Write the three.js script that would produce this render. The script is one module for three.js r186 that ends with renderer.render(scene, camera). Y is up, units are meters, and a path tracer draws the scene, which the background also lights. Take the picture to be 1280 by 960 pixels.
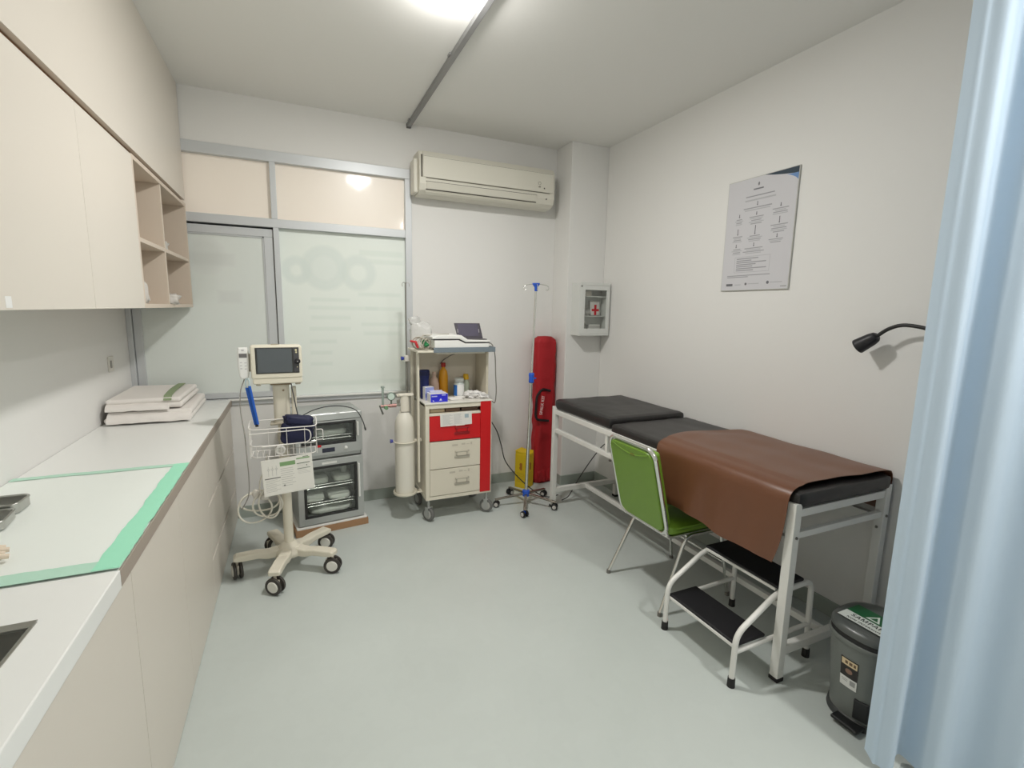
import * as THREE from 'three';
import { RoundedBoxGeometry } from 'three/addons/geometries/RoundedBoxGeometry.js';
import { mergeGeometries } from 'three/addons/utils/BufferGeometryUtils.js';
import { RectAreaLightUniformsLib } from 'three/addons/lights/RectAreaLightUniformsLib.js';
import { ImprovedNoise } from 'three/addons/math/ImprovedNoise.js';

// ------------------------------------------------------------------ camera, light, exposure
const scene = new THREE.Scene();
scene.background = new THREE.Color(0x000000);
const camera = new THREE.PerspectiveCamera(2 * Math.atan(480 / 604.5) * 180 / Math.PI, 4 / 3, 0.05, 60);
camera.position.set(0, 1.6, 0);
camera.quaternion.setFromRotationMatrix(new THREE.Matrix4().makeBasis(
  new THREE.Vector3(0.91275645, 0.01992579, 0.40801793),
  new THREE.Vector3(0.04368913, 0.98831943, -0.1459999),
  new THREE.Vector3(-0.40616121, 0.15108829, 0.90122439)));
scene.add(camera);
const renderer = new THREE.WebGLRenderer({ antialias: true });
renderer.toneMapping = THREE.LinearToneMapping;
renderer.toneMappingExposure = 1.2;
renderer.shadowMap.enabled = true;
RectAreaLightUniformsLib.init();
const LAMP_COLOR = 0xfffdf9, LAMP_FACE = 206, LAMP_SIDE = 0.6;   // each round surface-mounted lamp, 0.24 m across: nits of the flat face, candela of the rim's side light
const LAMPS = [[0.715, -2.27], [1.85, 0.40]];

// ------------------------------------------------------------------ helpers
const V = (x, y, z) => new THREE.Vector3(x, y, z);
const noise = new ImprovedNoise();
let seed = 12345;
const rnd = () => { seed = (seed * 1664525 + 1013904223) % 4294967296; return seed / 4294967296; };
const used = {};
function numbered(name) {
  if (used[name] === undefined) { used[name] = 0; return name; }
  used[name] += 1; return name + '_' + String(used[name]).padStart(3, '0');
}
function M(rgb, rough = 0.6, o = {}) {                 // rgb: sRGB 0..255 triple of the base colour
  const c = new THREE.Color().setRGB(rgb[0] / 255, rgb[1] / 255, rgb[2] / 255, THREE.SRGBColorSpace);
  const m = new THREE.MeshPhysicalMaterial(Object.assign({ roughness: rough, metalness: 0 }, o));
  m.color.copy(c); return m;
}
const chromeM = M([228, 228, 224], 0.2, { metalness: 1 });
const steelM = M([190, 190, 186], 0.3, { metalness: 1 });
const X = (g, x = 0, y = 0, z = 0, rx = 0, ry = 0, rz = 0) => {
  g.applyMatrix4(new THREE.Matrix4().compose(V(x, y, z), new THREE.Quaternion().setFromEuler(new THREE.Euler(rx, ry, rz)), V(1, 1, 1)));
  return g;
};
function box(w, h, d, x = 0, y = 0, z = 0, r = 0.003, seg = 2) {   // centred box with rounded edges
  const rr = Math.min(r, w / 2.05, h / 2.05, d / 2.05);
  return X(rr > 0.0004 ? new RoundedBoxGeometry(w, h, d, seg, rr) : new THREE.BoxGeometry(w, h, d), x, y, z);
}
const bb = (x0, x1, y0, y1, z0, z1, r = 0.003) => box(Math.abs(x1 - x0), Math.abs(y1 - y0), Math.abs(z1 - z0), (x0 + x1) / 2, (y0 + y1) / 2, (z0 + z1) / 2, r);
const cyl = (r0, r1, h, x = 0, y = 0, z = 0, n = 24) => X(new THREE.CylinderGeometry(r1, r0, h, n), x, y, z);   // r0 bottom, r1 top
const lathe = (pts, n = 32) => new THREE.LatheGeometry(pts.map(p => new THREE.Vector2(p[0], p[1])), n);
function fillet(pts, rad, n = 5) {
  const out = [pts[0].clone()];
  for (let i = 1; i < pts.length - 1; i++) {
    const a = pts[i - 1], b = pts[i], c = pts[i + 1];
    const d0 = a.clone().sub(b), d1 = c.clone().sub(b);
    const l = Math.min(rad, d0.length() * 0.48, d1.length() * 0.48);
    const p = b.clone().addScaledVector(d0.normalize(), l), q = b.clone().addScaledVector(d1.normalize(), l);
    for (let k = 0; k <= n; k++) {
      const t = k / n;
      out.push(p.clone().multiplyScalar((1 - t) * (1 - t)).addScaledVector(b, 2 * t * (1 - t)).addScaledVector(q, t * t));
    }
  }
  out.push(pts[pts.length - 1].clone()); return out;
}
function smooth(pts, n = 40, closed = false) { return new THREE.CatmullRomCurve3(pts, closed, 'centripetal').getPoints(n); }
function tube(pts, r, rad = 8, closed = false) {       // swept round tube with flat ends
  const n = pts.length, pos = [], nor = [], uv = [], idx = [];
  const T = pts.map((p, i) => {
    const a = closed ? pts[(i - 1 + n) % n] : pts[Math.max(0, i - 1)], b = closed ? pts[(i + 1) % n] : pts[Math.min(n - 1, i + 1)];
    return b.clone().sub(a).normalize();
  });
  let N = Math.abs(T[0].y) < 0.9 ? V(0, 1, 0) : V(1, 0, 0);
  const rf = typeof r === 'function' ? r : () => r;
  for (let i = 0; i < n; i++) {
    N = N.clone().addScaledVector(T[i], -N.dot(T[i])).normalize();
    const B = T[i].clone().cross(N), rr = rf(i / (n - 1));
    for (let k = 0; k <= rad; k++) {
      const a = k / rad * Math.PI * 2, d = N.clone().multiplyScalar(Math.cos(a)).addScaledVector(B, Math.sin(a));
      pos.push(pts[i].x + d.x * rr, pts[i].y + d.y * rr, pts[i].z + d.z * rr); nor.push(d.x, d.y, d.z); uv.push(k / rad, i / n);
    }
  }
  const m = closed ? n : n - 1;
  for (let i = 0; i < m; i++) for (let k = 0; k < rad; k++) {
    const a = i * (rad + 1) + k, b = ((i + 1) % n) * (rad + 1) + k;
    idx.push(a, a + 1, b, b, a + 1, b + 1);
  }
  if (!closed) for (const [i, s] of [[0, -1], [n - 1, 1]]) {
    const c = pos.length / 3; pos.push(pts[i].x, pts[i].y, pts[i].z); nor.push(T[i].x * s, T[i].y * s, T[i].z * s); uv.push(0, 0);
    for (let k = 0; k < rad; k++) { const a = i * (rad + 1) + k; if (s < 0) idx.push(c, a + 1, a); else idx.push(c, a, a + 1); }
  }
  const g = new THREE.BufferGeometry();
  g.setAttribute('position', new THREE.Float32BufferAttribute(pos, 3));
  g.setAttribute('normal', new THREE.Float32BufferAttribute(nor, 3));
  g.setAttribute('uv', new THREE.Float32BufferAttribute(uv, 2));
  g.setIndex(idx); return g;
}
const rod = (a, b, r, n = 8) => tube([a, b], r, n);
function bar(a, b, w, h) {                             // square bar from a to b; w across (horizontal), h the other way
  const d = b.clone().sub(a), L = d.length(), g = new RoundedBoxGeometry(w, h, L, 1, 0.002);
  const z = d.normalize(), up = Math.abs(z.y) > 0.9 ? V(0, 0, 1) : V(0, 1, 0), x = up.clone().cross(z).normalize(), y = z.clone().cross(x);
  g.applyMatrix4(new THREE.Matrix4().makeBasis(x, y, z)); return X(g, (a.x + b.x) / 2, (a.y + b.y) / 2, (a.z + b.z) / 2);
}
function sheet(f, nu, nv, th) {                        // thin cloth or paper of real thickness
  const P = [], Nn = [];
  for (let j = 0; j <= nv; j++) for (let i = 0; i <= nu; i++) P.push(f(i / nu, j / nv));
  const at = (i, j) => P[j * (nu + 1) + i];
  for (let j = 0; j <= nv; j++) for (let i = 0; i <= nu; i++) {
    const a = at(Math.min(nu, i + 1), j).clone().sub(at(Math.max(0, i - 1), j)), b = at(i, Math.min(nv, j + 1)).clone().sub(at(i, Math.max(0, j - 1)));
    Nn.push(a.cross(b).normalize());
  }
  const geos = [];
  const mk = (pos, nor, uv, idx) => {
    const g = new THREE.BufferGeometry();
    g.setAttribute('position', new THREE.Float32BufferAttribute(pos, 3)); g.setAttribute('uv', new THREE.Float32BufferAttribute(uv, 2));
    g.setIndex(idx); if (nor) g.setAttribute('normal', new THREE.Float32BufferAttribute(nor, 3)); else g.computeVertexNormals();
    geos.push(g.toNonIndexed());
  };
  for (const s of [1, -1]) {
    const pos = [], nor = [], uv = [], idx = [];
    P.forEach((p, k) => { const n = Nn[k]; pos.push(p.x + n.x * s * th / 2, p.y + n.y * s * th / 2, p.z + n.z * s * th / 2); nor.push(n.x * s, n.y * s, n.z * s); uv.push((k % (nu + 1)) / nu, Math.floor(k / (nu + 1)) / nv); });
    for (let j = 0; j < nv; j++) for (let i = 0; i < nu; i++) { const a = j * (nu + 1) + i, b = a + 1, c = a + nu + 1, d = c + 1; if (s > 0) idx.push(a, b, d, a, d, c); else idx.push(a, d, b, a, c, d); }
    mk(pos, nor, uv, idx);
  }
  const rim = []; for (let i = 0; i < nu; i++) rim.push(i); for (let j = 0; j < nv; j++) rim.push(j * (nu + 1) + nu); for (let i = nu; i > 0; i--) rim.push(nv * (nu + 1) + i); for (let j = nv; j > 0; j--) rim.push(j * (nu + 1));
  const pos = [], uv = [], idx = [];
  rim.forEach(k => { for (const s of [1, -1]) { const p = P[k], n = Nn[k]; pos.push(p.x + n.x * s * th / 2, p.y + n.y * s * th / 2, p.z + n.z * s * th / 2); uv.push(0, 0); } });
  for (let i = 0; i < rim.length; i++) { const a = i * 2, b = ((i + 1) % rim.length) * 2; idx.push(a, a + 1, b, b, a + 1, b + 1); }
  mk(pos, null, uv, idx);
  return mergeGeometries(geos);
}
function extrude(pts, depth, bevel = 0.004, holes) {   // 2-D outline pushed along +z, centred on z
  const s = new THREE.Shape(pts.map(p => new THREE.Vector2(p[0], p[1])));
  if (holes) for (const h of holes) s.holes.push(new THREE.Path(h.map(p => new THREE.Vector2(p[0], p[1]))));
  const g = new THREE.ExtrudeGeometry(s, { depth: depth - 2 * bevel, bevelEnabled: bevel > 0, bevelThickness: bevel, bevelSize: bevel, bevelOffset: -bevel, bevelSegments: 2, curveSegments: 8 });
  return X(g, 0, 0, -depth / 2 + bevel);
}
function rrect(w, h, r, n = 5) {                       // rounded rectangle outline
  const o = [];
  for (const [sx, sy, a0] of [[1, 1, 0], [-1, 1, 1], [-1, -1, 2], [1, -1, 3]]) for (let k = 0; k <= n; k++) {
    const a = (a0 + k / n) * Math.PI / 2; o.push([sx * (w / 2 - r) + Math.cos(a) * r, sy * (h / 2 - r) + Math.sin(a) * r]);
  }
  return o;
}
function blob(w, h, d, amp, x = 0, y = 0, z = 0, fr = 9, s0 = 0, seg = 16, pw = 0.45) {   // soft pillow-like lump
  const g = new THREE.SphereGeometry(1, seg * 2, seg), p = g.attributes.position;
  const q = v => Math.sign(v) * Math.pow(Math.abs(v), pw);
  for (let i = 0; i < p.count; i++) {
    let a = q(p.getX(i)), b = q(p.getY(i)), c = q(p.getZ(i));
    const k = 1 + amp * noise.noise(a * fr * 0.3 + s0, b * fr * 0.3 + 5, c * fr * 0.3 + s0 * 2);
    p.setXYZ(i, a * w / 2 * k, b * h / 2 * k, c * d / 2 * k);
  }
  g.computeVertexNormals(); return X(g, x, y, z);
}
function worldUV(g, s = 1) {
  const p = g.attributes.position, n = g.attributes.normal, u = g.attributes.uv;
  for (let i = 0; i < p.count; i++) {
    const ax = Math.abs(n.getX(i)), ay = Math.abs(n.getY(i)), az = Math.abs(n.getZ(i));
    if (ay >= ax && ay >= az) u.setXY(i, p.getX(i) * s, p.getZ(i) * s);
    else if (ax >= az) u.setXY(i, p.getZ(i) * s, p.getY(i) * s); else u.setXY(i, p.getX(i) * s, p.getY(i) * s);
  }
  return g;
}
function join(gs) {
  gs = (Array.isArray(gs) ? gs : [gs]).map(g => { const r = g.index ? g.toNonIndexed() : g; for (const k of Object.keys(r.attributes)) if (!['position', 'normal', 'uv'].includes(k)) r.deleteAttribute(k); r.clearGroups && r.clearGroups(); return r; });
  return gs.length > 1 ? mergeGeometries(gs) : gs[0];
}
function part(parent, name, gs, mat, label) {
  const g = join(gs); if (mat.userData.world) worldUV(g, mat.userData.world);
  const m = new THREE.Mesh(g, mat); m.name = name; m.castShadow = m.receiveShadow = true;
  if (label) m.userData.label = label;
  parent.add(m); return m;
}
function thing(name, label, category, pos = [0, 0, 0], turn = 0, group) {
  const o = new THREE.Group(); o.name = numbered(name); o.position.set(...pos); o.rotation.y = turn;
  o.userData = { label, category }; if (group) o.userData.group = group;
  scene.add(o); return o;
}
function solo(name, label, category, gs, mat, pos = [0, 0, 0], turn = 0, group) {
  const m = part(scene, numbered(name), gs, mat); m.position.set(...pos); m.rotation.y = turn;
  m.userData = { label, category }; if (group) m.userData.group = group; return m;
}
function struct(name, label, category, gs, mat) {
  const m = part(scene, name, gs, mat); m.userData = { label, category, kind: 'structure' }; return m;
}
function sub(parent, name, pos = [0, 0, 0], turn = 0) { const o = new THREE.Group(); o.name = name; o.position.set(...pos); o.rotation.y = turn; parent.add(o); return o; }
// computed surface textures
function noiseTex(n, f, base, amp, cells, mult = [1, 1, 1]) {
  const d = new Uint8Array(n * n * 4);
  for (let j = 0; j < n; j++) for (let i = 0; i < n; i++) {
    let v = 0, a = 1, s = 0;
    for (let k = 0; k < cells; k++) { const q = f * Math.pow(2, k), t = i / n, w = j / n; // tileable by blending
      const e = (x, y) => noise.noise(x * q, y * q, 3.7 * k);
      const c = e(t, w) * (1 - t) * (1 - w) + e(t - 1, w) * t * (1 - w) + e(t, w - 1) * (1 - t) * w + e(t - 1, w - 1) * t * w;
      v += a * c; s += a; a *= 0.62; }
    v /= s;
    for (let c = 0; c < 3; c++) d[(j * n + i) * 4 + c] = Math.max(0, Math.min(255, base[c] + amp * v * mult[c]));
    d[(j * n + i) * 4 + 3] = 255;
  }
  const t = new THREE.DataTexture(d, n, n); t.wrapS = t.wrapT = THREE.RepeatWrapping; t.magFilter = THREE.LinearFilter; t.minFilter = THREE.LinearMipmapLinearFilter; t.generateMipmaps = true; t.needsUpdate = true; return t;
}
function canvasTex(w, h, draw) {
  const c = document.createElement('canvas'); c.width = w; c.height = h; const x = c.getContext('2d'); draw(x, w, h);
  const t = new THREE.CanvasTexture(c); t.colorSpace = THREE.SRGBColorSpace; return t;
}
const srgb = t => { t.colorSpace = THREE.SRGBColorSpace; return t; };
function printPlane(w, h, x, y, z, rx = 0, ry = 0, rz = 0) { return X(new THREE.PlaneGeometry(w, h), x, y, z, rx, ry, rz); }
const pale = M([225, 222, 214], 0.45), cream = M([226, 220, 203], 0.38), blackRubber = M([34, 33, 33], 0.7), whitePaint = M([232, 231, 226], 0.32), blackPlastic = M([28, 28, 30], 0.45), blueM = M([38, 92, 205], 0.35), navyM = M([22, 26, 62], 0.65), redM = M([196, 20, 24], 0.4);

// ------------------------------------------------------------------ the room
const XL = -1.016, XR = 2.57, ZB = -4.0, ZF = 2.4, H = 3.01, TH = 0.12;
const wallBump = noiseTex(256, 24, [128, 128, 128], 90, 3);
const wallM = M([235, 234, 231], 0.72, { bumpMap: wallBump, bumpScale: 0.0006 }); wallM.userData.world = 0.8;
const ceilM = M([241, 240, 236], 0.85, { bumpMap: wallBump, bumpScale: 0.0004 }); ceilM.userData.world = 0.6;
const floorM = M([255, 255, 255], 0.36, { map: srgb(noiseTex(512, 5, [197, 204, 200], 12, 5)), bumpMap: wallBump, bumpScale: 0.0002 }); floorM.userData.world = 0.34;
const baseM = M([162, 170, 162], 0.45);
struct('floor', 'grey-green seamless vinyl floor of the treatment room', 'floor', box(XR - XL + 2 * TH, 0.1, ZF - ZB + 2 * TH, (XL + XR) / 2, -0.05, (ZF + ZB) / 2, 0), floorM);
struct('ceiling', 'flat off-white painted ceiling', 'ceiling', box(XR - XL + 2 * TH, 0.1, ZF - ZB + 2 * TH, (XL + XR) / 2, H + 0.05, (ZF + ZB) / 2, 0), ceilM);
const WX1 = 0.893, WY0 = 0.872, WY1 = 2.673;
struct('wall_back', 'white painted back wall around the frosted window', 'wall', [
  bb(XL - TH, WX1, 0, WY0, ZB - TH, ZB, 0), bb(XL - TH, WX1, WY1, H, ZB - TH, ZB, 0), bb(WX1, XR + TH, 0, H, ZB - TH, ZB, 0)], wallM);
struct('wall_left', 'white painted wall behind the counter', 'wall', bb(XL - TH, XL, 0, H, ZB - TH, ZF + TH, 0), wallM);
struct('wall_right', 'white painted wall beside the examination bed', 'wall', bb(XR, XR + TH, 0, H, ZB, ZF + TH, 0), wallM);
struct('wall_front', 'white painted wall opposite the window', 'wall', bb(XL, XR, 0, H, ZF, ZF + TH, 0), wallM);
struct('wall_pillar', 'white painted corner pillar carrying the first aid cabinet', 'wall', bb(2.197, XR, 0, H, ZB, -3.736, 0.004), wallM);
struct('baseboard_back', 'grey-green skirting along the back wall', 'baseboard', bb(-0.45, 2.197, 0, 0.092, ZB, ZB + 0.008, 0.003), baseM);
struct('baseboard_pillar', 'grey-green skirting around the corner pillar', 'baseboard', [bb(2.189, 2.197, 0, 0.092, ZB + 0.008, -3.728, 0.003), bb(2.197, XR - 0.008, 0, 0.092, -3.736, -3.728, 0.003)], baseM);
struct('baseboard_right', 'grey-green skirting along the wall behind the bed', 'baseboard', bb(XR - 0.008, XR, 0, 0.092, -3.728, ZF, 0.003), baseM);
struct('baseboard_front', 'grey-green skirting along the wall opposite the window', 'baseboard', bb(-0.45, XR - 0.008, 0, 0.092, ZF - 0.008, ZF, 0.003), baseM);

// window: grey aluminium frame, two cream transom panes, a sliding sash on the left and a fixed pane on the right, all filmed
{
  const w = new THREE.Group(); w.name = 'window_1'; scene.add(w);
  w.userData = { label: 'frosted interior window in a grey aluminium frame with cream transom panes', category: 'window', kind: 'structure' };
  const alu = M([208, 211, 213], 0.42, { metalness: 0.25 }), Z0 = ZB - 0.07, Z1 = ZB + 0.012;
  part(w, 'window_frame', [
    bb(XL, WX1, 2.60, WY1, Z0, Z1), bb(XL, WX1, 0.872, 0.918, Z0, Z1), bb(0.842, WX1, 0.918, 2.60, Z0, Z1), bb(XL, XL + 0.03, 0.918, 2.60, Z0, Z1),
    bb(XL + 0.03, 0.842, 2.152, 2.212, Z0, Z1), bb(-0.113, -0.074, 2.212, 2.60, Z0, Z1), bb(-0.108, -0.070, 0.918, 2.152, Z0, Z1)], alu);
  part(w, 'window_sill', bb(-0.46, WX1 - 0.02, 0.905, 0.919, ZB + 0.0, ZB + 0.03, 0.004), M([236, 236, 232], 0.35));
  const sashZ = Z1 - 0.022;
  const sash = part(w, 'sliding_sash', [bb(XL + 0.032, -0.110, 2.085, 2.140, Z0 + 0.01, sashZ), bb(-0.172, -0.112, 0.962, 2.085, Z0 + 0.01, sashZ), bb(XL + 0.032, XL + 0.08, 0.962, 2.085, Z0 + 0.01, sashZ), bb(XL + 0.032, -0.110, 0.922, 0.962, Z0 + 0.01, sashZ)], alu);
  part(sash, 'sash_bead', [bb(-0.182, -0.170, 0.962, 2.09, sashZ - 0.014, sashZ - 0.006, 0.001), bb(XL + 0.08, -0.17, 2.075, 2.087, sashZ - 0.014, sashZ - 0.006, 0.001)], alu);
  const glassO = { clearcoat: 1, clearcoatRoughness: 0.06, ior: 1.5 };
  // a faint glow put into the transom film stands in for corridor light
  const creamGlowFilm = M([246, 236, 223], 0.35, Object.assign({ emissive: new THREE.Color(1, 0.9, 0.78), emissiveIntensity: 0.07 }, glassO));
  part(w, 'transom_pane', bb(XL + 0.03, -0.113, 2.212, 2.60, ZB - 0.038, ZB - 0.032, 0), creamGlowFilm, 'cream filmed transom pane');
  part(w, 'transom_pane', bb(-0.074, 0.842, 2.212, 2.60, ZB - 0.038, ZB - 0.032, 0), creamGlowFilm, 'cream filmed transom pane');
  // pale film whose print on the far side shows through: three rings, an arc and rows of lettering too faint to read
  const film = canvasTex(768, 1024, (c, W, Hh) => {
    c.fillStyle = 'rgb(240,247,240)'; c.fillRect(0, 0, W, Hh);
    c.filter = 'none'; const P = (u, v) => [u * W, v * Hh];
    const ring = (u, v, r, w) => { for (const [k, al] of [[1.9, 0.22], [1.45, 0.22], [1, 0.25]]) { c.strokeStyle = `rgba(224,233,226,${al})`; c.lineWidth = w * k; c.beginPath(); c.arc(...P(u, v), r, 0, 7); c.stroke(); } };
    const band = (u, v, l, h) => { for (const [k, al] of [[8, 0.2], [4, 0.2], [0, 0.22]]) { c.fillStyle = `rgba(226,235,228,${al})`; c.fillRect(u * W - k, v * Hh - k, l * W + 2 * k, h + 2 * k); } };
    ring(0.115, 0.235, 60, 34); ring(0.33, 0.215, 108, 40); ring(0.60, 0.235, 82, 40);
    c.fillStyle = 'rgba(226,236,229,0.4)'; c.beginPath(); c.arc(...P(0.33, 0.215), 92, 0, 7); c.fill();
    for (const q of [[.62, .095, .36, 26], [.70, .15, .28, 20], [.22, .40, .3, 14], [.6, .36, .35, 14], [.2, .45, .55, 14], [.22, .51, .3, 14], [.66, .45, .3, 14], [.62, .55, .36, 14], [.2, .58, .32, 14], [.64, .61, .3, 14], [.2, .66, .2, 14], [.2, .73, .16, 14], [.2, .80, .16, 14], [.26, .925, .70, 20]]) band(...q);
  });
  const flat = (x0, x1, y0, y1, z) => { const g = bb(x0, x1, y0, y1, z - 0.006, z, 0), p = g.attributes.position, u = g.attributes.uv; for (let i = 0; i < p.count; i++) u.setXY(i, (p.getX(i) - x0) / (x1 - x0), (p.getY(i) - y0) / (y1 - y0)); return g; };
  part(w, 'fixed_pane', flat(-0.070, 0.842, 0.918, 2.152, ZB - 0.03), M([255, 255, 255], 0.4, Object.assign({ map: film }, glassO)), 'pale green frosted pane with faint reversed print');
  const film2 = canvasTex(512, 768, (c, W, Hh) => {
    c.fillStyle = 'rgb(228,234,229)'; c.fillRect(0, 0, W, Hh);
    for (let k = 0; k < 6; k++) { c.fillStyle = 'rgba(170,186,178,0.025)'; c.beginPath(); c.arc(W * 0.52, Hh * 0.14, 60 + k * 6, 0, 7); c.fill(); c.fillRect(W * 0.42 - k * 4, Hh * 0.13 - k * 3, W * 0.3 + k * 8, 40 + k * 6); c.fillRect(W * 0.62 - k * 4, Hh * 0.36 - k * 3, W * 0.14 + k * 8, 40 + k * 6); }
  });
  part(sash, 'sash_pane', flat(XL + 0.078, -0.170, 0.960, 2.087, sashZ - 0.014), M([255, 255, 255], 0.3, Object.assign({ map: film2 }, glassO)), 'pale grey frosted sash pane');
}

// ceiling lamps: shallow round diffusers with a round light just below the lit face
LAMPS.forEach(([lx, lz], i) => {
  const t = thing('ceiling_lamp', i ? 'round surface-mounted ceiling lamp on the room side of the blue curtain' : 'round surface-mounted ceiling lamp beside the curtain rail, near the air conditioner', 'ceiling lamp', [lx, H, lz]);
  part(t, 'lamp_ring', lathe([[0.112, 0.0], [0.130, -0.001], [0.132, -0.010], [0.122, -0.014], [0.112, -0.012], [0.112, 0.0]], 40), M([236, 236, 232], 0.4));
  part(t, 'lamp_diffuser', lathe([[0, -0.001], [0.118, -0.001], [0.118, -0.018], [0.112, -0.026], [0.09, -0.030], [0, -0.032]].reverse(), 40), M([250, 250, 246], 0.5, { emissive: new THREE.Color(LAMP_COLOR), emissiveIntensity: 4 }));
  const l = new THREE.PointLight(LAMP_COLOR, LAMP_SIDE, 0, 2);
  l.position.set(lx, H - 0.078, lz); l.castShadow = true; l.shadow.radius = 2; scene.add(l);
  const r = new THREE.RectAreaLight(LAMP_COLOR, LAMP_FACE, 0.2, 0.2); r.position.set(lx, H - 0.036, lz); r.rotation.x = -Math.PI / 2; r.castShadow = true; scene.add(r);
});

// curtain rail on the ceiling, from the window wall along the room and across to the bed wall
{
  const t = thing('curtain_rail', 'grey aluminium curtain rail fixed to the ceiling around the bed bay', 'curtain rail');
  const railM = M([150, 150, 150], 0.4, { metalness: 0.5 });
  part(t, 'rail', [bb(0.862, 0.892, H - 0.03, H - 0.001, -3.999, -1.05, 0.002),
    tube(fillet([V(0.877, H - 0.0155, -1.06), V(0.877, H - 0.0155, -0.90), V(1.05, H - 0.0155, -0.90), V(1.74, H - 0.0155, -0.90), V(2.568, H - 0.0155, -0.24)], 0.14, 8), 0.0145, 8)], railM);
  for (const z of [-3.9, -2.85, -1.8]) part(t, 'rail_clip', bb(0.854, 0.900, H - 0.012, H, z - 0.02, z + 0.02, 0.002), railM);
  part(t, 'rail_end_cap', bb(0.860, 0.894, H - 0.034, H - 0.001, -3.9995, -3.97, 0.003), M([96, 94, 92], 0.5));
}

// ------------------------------------------------------------------ left side: base cabinets, counter, wall cabinets
const cabM = M([223, 216, 205], 0.42), carcM = M([196, 182, 166], 0.55), gapM = M([92, 74, 58], 0.6), gripM = M([150, 112, 80], 0.6);
const baseZ = [[-1.59, -0.75], [-2.205, -1.59], [-2.84, -2.205], [-0.75, 0.4]];
const bl = ['beige base cabinet door unit below the counter sink', 'beige base cabinet door unit below the taped end of the green sheet', 'beige base cabinet door unit beside the drawer unit', 'beige base cabinet unit at the window-far end of the counter'];
baseZ.forEach(([z0, z1], i) => {
  const t = thing('base_cabinet', bl[i], 'cabinet', [XL, 0, (z0 + z1) / 2]);
  const hw = (z1 - z0) / 2;
  part(t, 'cabinet_body', [bb(0.003, 0.013, 0.001, 0.862, -hw + 0.001, hw - 0.001, 0.001), bb(0.013, 0.546, 0.001, 0.1, -hw + 0.001, hw - 0.001, 0.001), bb(0.013, 0.546, 0.1, 0.862, -hw + 0.001, -hw + 0.017, 0.001), bb(0.013, 0.546, 0.1, 0.862, hw - 0.017, hw - 0.001, 0.001)], carcM);
  const n = i === 3 ? 2 : 1;
  for (let k = 0; k < n; k++) part(t, 'door', bb(0.548, 0.566, 0.004, 0.852, -hw + k * 2 * hw / n + 0.0015, -hw + (k + 1) * 2 * hw / n - 0.0015, 0.0015), cabM);
});
{
  const t = thing('drawer_cabinet', 'beige three-drawer base cabinet beside the window wall', 'cabinet', [XL, 0, -3.418]);
  part(t, 'cabinet_body', bb(0.003, 0.546, 0.001, 0.862, -0.577, 0.577, 0.001), carcM);
  for (const [y0, y1] of [[0.004, 0.242], [0.258, 0.542], [0.558, 0.852]]) part(t, 'drawer', bb(0.548, 0.566, y0, y1, -0.576, 0.5755, 0.0015), cabM);
  part(t, 'grip_channel', [bb(0.546, 0.552, 0.243, 0.257, -0.575, 0.575, 0.001), bb(0.546, 0.552, 0.543, 0.557, -0.575, 0.575, 0.001)], gapM, 'dark finger-grip channels between drawers');
}
{ // two different slabs that meet under the tape: white solid surface with a thick white edge, and one with a thin taupe edge
  const whiteTop = M([242, 243, 240], 0.28);
  const y0 = 0.865, y1 = 0.917, XF = -0.438;
  const o = [[XL + 0.002, -0.4], [XF, -0.4], [XF, 1.469], [XL + 0.002, 1.469]];
  const hole = [[-0.535, 0.80], [-0.535, 1.278], [-0.93, 1.278], [-0.93, 0.80]];
  const g = extrude(o, y1 - y0, 0.003, [hole]); X(g, 0, 0, 0, -Math.PI / 2); X(g, 0, (y0 + y1) / 2, 0);
  solo('countertop', 'white solid-surface countertop with a sink cut-out', 'countertop', g, whiteTop);
  const t = thing('sink', 'stainless steel sink set into the white countertop', 'sink', [-0.7325, 0.7, -1.039]);
  const sw = 0.395, sd = 0.478, T = 0.004;
  part(t, 'basin', [bb(-sw / 2, sw / 2, 0, T, -sd / 2, sd / 2, 0.001), bb(-sw / 2, -sw / 2 + T, T, 0.205, -sd / 2, sd / 2, 0.0003), bb(sw / 2 - T, sw / 2, T, 0.205, -sd / 2, sd / 2, 0.0003), bb(-sw / 2 + T, sw / 2 - T, T, 0.205, -sd / 2, -sd / 2 + T, 0.0003), bb(-sw / 2 + T, sw / 2 - T, T, 0.205, sd / 2 - T, sd / 2, 0.0003)], steelM);
  part(t, 'rim', [bb(-sw / 2 - 0.008, sw / 2 + 0.002, 0.214, 0.219, -sd / 2 - 0.008, -sd / 2 + 0.018, 0.001), bb(sw / 2 - 0.004, sw / 2 + 0.004, 0.21, 0.2185, -sd / 2, sd / 2, 0.001)], steelM);
  part(t, 'drain', cyl(0.045, 0.045, 0.006, 0, 0.006, 0, 24), blackPlastic);
  const farTop = whiteTop;
  solo('countertop', 'white countertop running to the window wall with a thin taupe edge', 'countertop', bb(XL + 0.002, XF - 0.006, y0, y1 - 0.004, -3.999, -1.471, 0.002), farTop);
  const top2 = scene.children[scene.children.length - 1];
  part(top2, 'edge_strip', bb(XF - 0.006, XF, y0 + 0.003, y1 - 0.004, -3.985, -1.472, 0.002), M([168, 156, 144], 0.5), 'taupe edge strip');
}
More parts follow.
